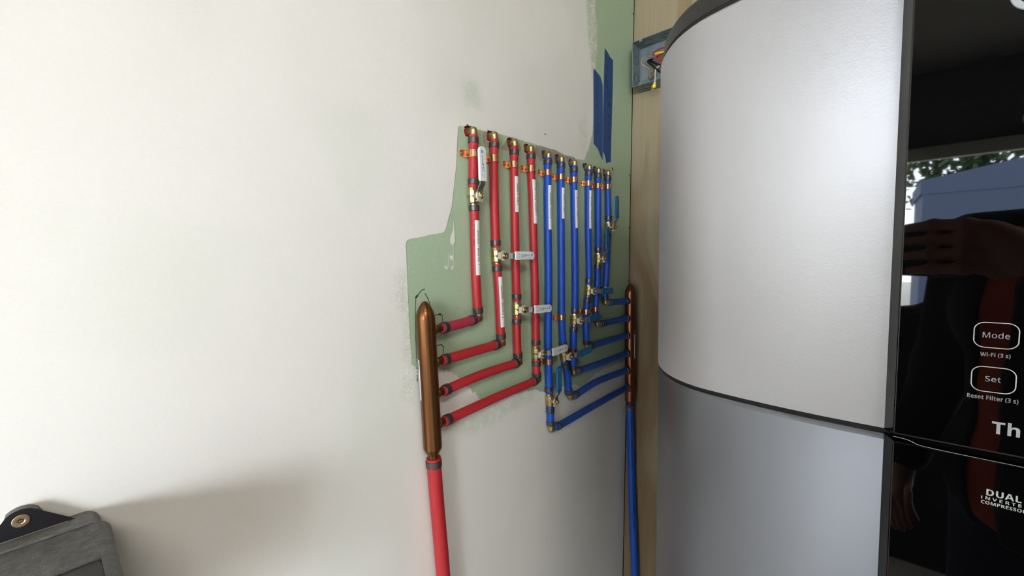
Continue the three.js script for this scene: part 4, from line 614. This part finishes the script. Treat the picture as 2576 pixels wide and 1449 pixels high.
// ------------------------------------------------------------------ the photographer, seen only as a dim reflection in the black panel
{
  const Fh = V(Math.cos(YAW), 0, -Math.sin(YAW)), Rh = V(Math.sin(YAW), 0, Math.cos(YAW));
  const P = (r, u, f) => V(CAM.x, 0, CAM.z).addScaledVector(Rh, r - 0.035).addScaledVector(Fh, f - 0.52).add(V(0, u, 0));
  const capsule = (p, b) => { const [a, c, ra, rb] = b, dx = c.x - a.x, dy = c.y - a.y, dz = c.z - a.z, t = clamp(((p.x - a.x) * dx + (p.y - a.y) * dy + (p.z - a.z) * dz) / (dx * dx + dy * dy + dz * dz + 1e-9)); const x = p.x - a.x - dx * t, y = p.y - a.y - dy * t, z = p.z - a.z - dz * t; return Math.sqrt(x * x + y * y + z * z) - (ra + (rb - ra) * t); };
  const smin = (a, b, k) => { const h = Math.max(k - Math.abs(a - b), 0) / k; return Math.min(a, b) - h * h * k * 0.25; };
  function blob(bones, k, cell, cut) {                                // bones: [a, b, ra, rb, minus?]
    const lo = V(1e9, 1e9, 1e9), hi = V(-1e9, -1e9, -1e9);
    for (const [a, b, ra, rb] of bones) for (const [q, r] of [[a, ra], [b, rb]]) { lo.min(q.clone().subScalar(r + 0.03)); hi.max(q.clone().addScalar(r + 0.03)); }
    const c = lo.clone().add(hi).multiplyScalar(0.5), half = Math.max(hi.x - lo.x, hi.y - lo.y, hi.z - lo.z) / 2, n = Math.min(150, Math.ceil(2 * half / cell) + 4);
    const mc = new MarchingCubes(n, M.dark, false, false, 400000); mc.isolation = 0; const p = V(0, 0, 0);
    for (let z = 0; z < n; z++) for (let y = 0; y < n; y++) for (let x = 0; x < n; x++) {
      p.set(c.x + (x / n * 2 - 1) * half, c.y + (y / n * 2 - 1) * half, c.z + (z / n * 2 - 1) * half);
      let d = 1; if (p.x > lo.x && p.x < hi.x && p.y > lo.y && p.y < hi.y && p.z > lo.z && p.z < hi.z) { for (const b of bones) { const e = capsule(p, b); d = b[4] ? Math.max(d, -e) : smin(d, e, k); } if (cut) d = Math.max(d, cut(p)); }
      mc.field[x + y * n + z * n * n] = -d;
    }
    mc.update(); const g = new THREE.BufferGeometry(), k3 = mc.count * 3;
    g.setAttribute('position', new THREE.BufferAttribute(mc.positionArray.slice(0, k3), 3)); g.setAttribute('normal', new THREE.BufferAttribute(mc.normalArray.slice(0, k3), 3));
    return g.scale(half, half, half).translate(c.x, c.y, c.z);
  }
  const sh = [P(-0.18, 1.42, 0), P(0.18, 1.42, 0.01)], elR = P(0.265, 1.17, 0.14), wrR = P(0.156, 1.385, 0.375), elL = P(-0.25, 1.13, -0.03), wrL = P(-0.27, 0.88, 0.05);
  const hip = [P(-0.09, 0.93, 0), P(0.09, 0.93, 0)], kn = [P(-0.10, 0.50, 0.02), P(0.11, 0.50, 0.02)], an = [P(-0.11, 0.09, -0.02), P(0.13, 0.09, -0.02)], toe = [P(-0.13, 0.035, 0.14), P(0.15, 0.035, 0.14)], heel = [P(-0.11, 0.035, -0.05), P(0.13, 0.035, -0.05)];
  const torso = (e) => [[P(-0.05, 0.96, 0), P(0.05, 0.96, 0), 0.125 + e, 0.125 + e], [P(0, 1.0, 0), P(0, 1.14, 0.01), 0.125 + e, 0.12 + e], [P(-0.06, 1.28, 0), P(0.06, 1.28, 0), 0.115 + e, 0.115 + e], [P(0, 1.14, 0.01), P(0, 1.30, 0), 0.12 + e, 0.12 + e], [P(-0.14, 1.41, 0), P(0.14, 1.41, 0), 0.058 + e, 0.058 + e]];
  const skin = std({ color: '#a87a62', roughness: 0.55 });
  const body = blob([...torso(0), [P(0, 1.40, -0.01), P(0, 1.52, 0.015), 0.058, 0.052], [sh[1], elR, 0.048, 0.038], [elR, wrR, 0.040, 0.026], [sh[0], elL, 0.048, 0.038], [elL, wrL, 0.040, 0.026], ...[0, 1].flatMap((i) => [[hip[i], kn[i], 0.085, 0.056], [kn[i], an[i], 0.056, 0.036], [heel[i], toe[i], 0.035, 0.028]])], 0.04, 0.0125);
  const H = (r, u, f) => P(r, 1.62 + u, 0.03 + f);
  const head = blob([[H(0, 0.035, -0.02), H(0, 0.03, 0.015), 0.078, 0.074], [H(0, -0.05, 0.03), H(0, -0.075, 0.055), 0.05, 0.034], [H(0, -0.09, -0.02), H(0, -0.13, -0.02), 0.052, 0.052], [H(0, 0.012, 0.088), H(0, -0.028, 0.103), 0.010, 0.0135], [H(-0.012, -0.052, 0.083), H(0.012, -0.052, 0.083), 0.010, 0.010], [H(-0.038, 0.03, 0.074), H(0.038, 0.03, 0.074), 0.013, 0.013], [H(-0.076, 0.012, -0.005), H(-0.08, -0.022, 0), 0.014, 0.010], [H(0.076, 0.012, -0.005), H(0.08, -0.022, 0), 0.014, 0.010]], 0.018, 0.004);
  // right hand: four fingers across the back of the phone, thumb on its screen
  const C = (r, u, f) => P(r - 0.059, CAM.y + u, 0.40 + f), fing = [];
  [[0.046, 0.058, 0.0086], [0.023, 0.050, 0.0088], [0.0, 0.052, 0.0085], [-0.023, 0.066, 0.0078]].forEach(([u, tip, r], i) => {
    const k0 = C(0.152, u * 0.85, -0.004 - i * 0.002), k1 = C(0.138, u * 0.95, 0.0115), k2 = C(0.098, u, 0.0135), k3 = C(tip, u - 0.002, 0.0115);
    fing.push([k0, k1, r * 1.12, r * 1.08], [k1, k2, r * 1.05, r * 0.98], [k2, k3, r * 0.96, r * 0.8]);
  });
  const hand = blob([[C(0.158, 0.028, -0.012), C(0.162, -0.02, -0.016), 0.018, 0.018], [C(0.172, 0.016, -0.016), C(0.185, -0.008, -0.02), 0.02, 0.022], [C(0.19, -0.005, -0.02), wrR, 0.024, 0.026], ...fing, [C(0.172, 0.02, -0.022), C(0.142, 0.022, -0.027), 0.014, 0.011], [C(0.142, 0.022, -0.027), C(0.108, 0.012, -0.023), 0.0105, 0.0085]], 0.008, 0.003);
  const handL = (() => { const q = (r, u, f) => P(-0.27 + r, 0.88 + u, 0.05 + f), L = [[q(0, 0, 0), q(0.005, -0.05, 0.015), 0.026, 0.022], [q(0.003, -0.05, 0.0), q(0.006, -0.075, 0.03), 0.018, 0.018]]; for (let i = 0; i < 4; i++) { const f = -0.012 + i * 0.019, l = [0.06, 0.075, 0.08, 0.072][i]; L.push([q(0.004, -0.075, f), q(0.012, -0.075 - l * 0.5, f + 0.008), 0.0095, 0.0085], [q(0.012, -0.075 - l * 0.5, f + 0.008), q(0.032, -0.075 - l * 0.95, f + 0.008), 0.0085, 0.007]); } L.push([q(0.012, -0.03, 0.02), q(0.026, -0.065, 0.042), 0.012, 0.010], [q(0.026, -0.065, 0.042), q(0.036, -0.09, 0.046), 0.010, 0.008]); return blob(L, 0.008, 0.0035); })();
  const feet = P(0, 0, 0), t = thing('person', 'person in dark jacket over orange shirt holding a phone, seen as reflection', 'person', [feet.x, 0, feet.z]);
  partAt(t, 'body', [body, head, hand, handL], skin);
  const orange = std({ color: '#b0461c', roughness: 0.85 }), denim = std({ color: '#2b3446', roughness: 0.9 });
  const lerp = (a, b, k) => a.clone().lerp(b, k);
  partAt(t, 'shirt', blob([...torso(0.012), [P(0, 0.9, 0), P(0, 1.0, 0), 0.14, 0.135], [sh[1], lerp(sh[1], elR, 0.62), 0.062, 0.058], [sh[0], lerp(sh[0], elL, 0.62), 0.062, 0.058]], 0.04, 0.013, (p) => Math.max(0.86 - p.y, p.y - 1.485)), orange, 'orange shirt');
  const jac = std({ color: '#1b1a1c', roughness: 0.9 });
  partAt(t, 'jacket', blob([...torso(0.024), [P(0, 0.9, 0), P(0, 1.0, 0), 0.152, 0.147], [sh[1], lerp(sh[1], elR, 0.97), 0.07, 0.056], [elR, lerp(elR, wrR, 0.85), 0.056, 0.042], [sh[0], elL, 0.07, 0.056], [elL, lerp(elL, wrL, 0.9), 0.056, 0.042]], 0.03, 0.013, (p) => { const q = p.clone().sub(P(0, 0, 0)), f = q.dot(Fh), r = q.dot(Rh); return Math.max(0.84 - p.y, p.y - 1.49, f > 0.02 && p.y < 1.46 ? Math.min(r + 0.085, -0.03 - r) : -1); }), jac, 'dark open jacket');
  partAt(t, 'trousers', blob([[P(-0.05, 0.95, 0), P(0.05, 0.95, 0), 0.132, 0.132], ...[0, 1].flatMap((i) => [[hip[i], kn[i], 0.098, 0.07], [kn[i], an[i], 0.07, 0.06]])], 0.04, 0.013, (p) => Math.max(p.y - 1.0, 0.07 - p.y)), denim, 'dark blue trousers');
  partAt(t, 'hair', blob([[H(0, 0.05, -0.03), H(0, 0.052, 0.0), 0.083, 0.078]], 0.01, 0.006, (p) => { const q = p.clone().sub(H(0, 0, 0)); return Math.min(0.02 - q.y + q.dot(Fh) * 0.55 + 0.0, 0.2); }), std({ color: '#2a211b', roughness: 0.8 }), 'short dark hair');
  for (const i of [0, 1]) partAt(t, 'shoe', blob([[heel[i].clone().setY(0.045), toe[i].clone().setY(0.04), 0.044, 0.038], [an[i].clone().setY(0.08), heel[i].clone().setY(0.05), 0.045, 0.042]], 0.03, 0.009, (p) => Math.max(0.001 - p.y, p.y - 0.11)), M.blackMatte, 'black shoe');
  const ph = thing('phone', 'dark phone held up by the person in the dark jacket', 'phone', CAM.clone().addScaledVector(Rh, -0.094).addScaledVector(Fh, -0.12).toArray());
  ph.quaternion.copy(camera.quaternion);
  mesh('phone_body', rbox(-0.022, 0.134, -0.035, 0.039, 0.002, 0.0105, 0.003, 3), M.capBlack, ph);
  mesh('camera_bar', rbox(-0.012, 0.012, -0.033, 0.037, 0.0008, 0.0022, 0.0005), M.blackMatte, ph);
  mesh('screen', rbox(-0.020, 0.132, -0.033, 0.037, 0.0104, 0.0108, 0.0001, 1), M.black, ph);
}
// ------------------------------------------------------------------ garage front and yard, seen only as a reflection in the black panel
{
  const hd = mesh('door_header', rbox(-4.2, -4.14, 2.02, 2.104, DOOR.z0, DOOR.z1, 0.004), std({ color: '#9a9890', roughness: 0.7 })); hd.userData.kind = 'structure';
  const g = mesh('driveway', box(-30, -4.3, -0.12, -0.02, -20, 24), std({ color: '#bdbab2', roughness: 0.95 })); g.userData.kind = 'structure';
  const shed = thing('garden_shed', 'blue-grey shed outside, seen only as a reflection in the black panel', 'shed', [-9, -0.02, 4]);
  const sm = std({ color: '#414c64', roughness: 0.8 });
  partAt(shed, 'shed_wall', box(-10.5, -9.01, -0.02, 2.35, 1.08, 2.7), sm);
  partAt(shed, 'shed_roof', extrude(shapeOf([[1.05, 2.3], [2.8, 2.3], [2.8, 2.83], [1.05, 2.5]]), 1.6).applyMatrix4(new THREE.Matrix4().makeBasis(V(0, 0, 1), V(0, 1, 0), V(-1, 0, 0))).translate(-9, 0, 0), sm);
  // dark tarpaulin heap added to block the bright driveway in the panel reflection
  const heap = thing('added_dark_heap', 'added dark tarpaulin heap, blocks the bright driveway in the panel reflection', 'tarpaulin', [-3, 0, 0.8]);
  const n = 28, pos = [], idx = [];
  for (let j = 0; j <= n; j++) for (let i = 0; i <= n; i++) { const u = i / n, w = j / n, e = Math.min(u, 1 - u, w, 1 - w), top = 1.13 + (fbm(i * 0.35, j * 0.35, 3) - 0.5) * 0.22; pos.push(-3.2 + u * 0.4, top * sstep(0, 0.16, e), 0.42 + w * 0.75); }
  for (let j = 0; j < n; j++) for (let i = 0; i < n; i++) { const a = j * (n + 1) + i, b = a + 1, c = a + n + 1; idx.push(a, c, b, b, c, c + 1); }
  const hg = new THREE.BufferGeometry(); hg.setAttribute('position', new THREE.Float32BufferAttribute(pos, 3)); hg.setIndex(idx); hg.computeVertexNormals();
  partAt(heap, 'tarpaulin', hg, std({ color: '#17181b', roughness: 0.85, side: THREE.DoubleSide }));
  // trees beyond the shed
  const leafM = std({ color: '#2f4420', roughness: 0.9, side: THREE.DoubleSide }), barkM = std({ color: '#4a3a2c', roughness: 0.95 });
  [[-19, -1, 10, 'taller leafy tree beyond the shed, seen only as a reflection'], [-14, 3.2, 5.6, 'small leafy tree behind the shed, seen only as a reflection']].forEach(([x, z, h, label]) => {
    const t = thing('tree', label, 'tree', [x, -0.02, z]);
    mesh('trunk', [cyl(V(0, 0, 0), V(0.1, h * 0.5, 0), 0.16, 0.1), cyl(V(0.1, h * 0.5, 0), V(0.5, h * 0.8, 0.3), 0.08, 0.03), cyl(V(0.05, h * 0.35, 0), V(-0.7, h * 0.65, -0.5), 0.07, 0.03)], barkM, t);
    const p = [], nrm = [];
    for (let i = 0; i < 5200; i++) {
      const a = rnd() * 6.283, c = rnd() * 2 - 1, r = 0.45 + 0.55 * Math.cbrt(rnd()), lump = 0.75 + 0.4 * vnoise(a * 2.5, c * 3 + h), s = Math.sqrt(1 - c * c);
      const q = V(Math.cos(a) * s * r * lump * h * 0.3, h * 0.58 + c * r * lump * h * 0.42, Math.sin(a) * s * r * lump * h * 0.3), d1 = V(rnd() - 0.5, rnd() - 0.5, rnd() - 0.5).normalize().multiplyScalar(0.13), d2 = V(rnd() - 0.5, rnd() - 0.5, rnd() - 0.5).normalize().multiplyScalar(0.09);
      const A = q.clone().add(d1), B = q.clone().add(d2), D = q.clone().sub(d1), E = q.clone().sub(d2); for (const w of [A, B, D, A, D, E]) p.push(w.x, w.y, w.z);
    }
    const lg = new THREE.BufferGeometry(); lg.setAttribute('position', new THREE.Float32BufferAttribute(p, 3)); lg.computeVertexNormals();
    mesh('foliage', lg, leafM, t).userData.kind = 'stuff';
  });
}
renderer.render(scene, camera);
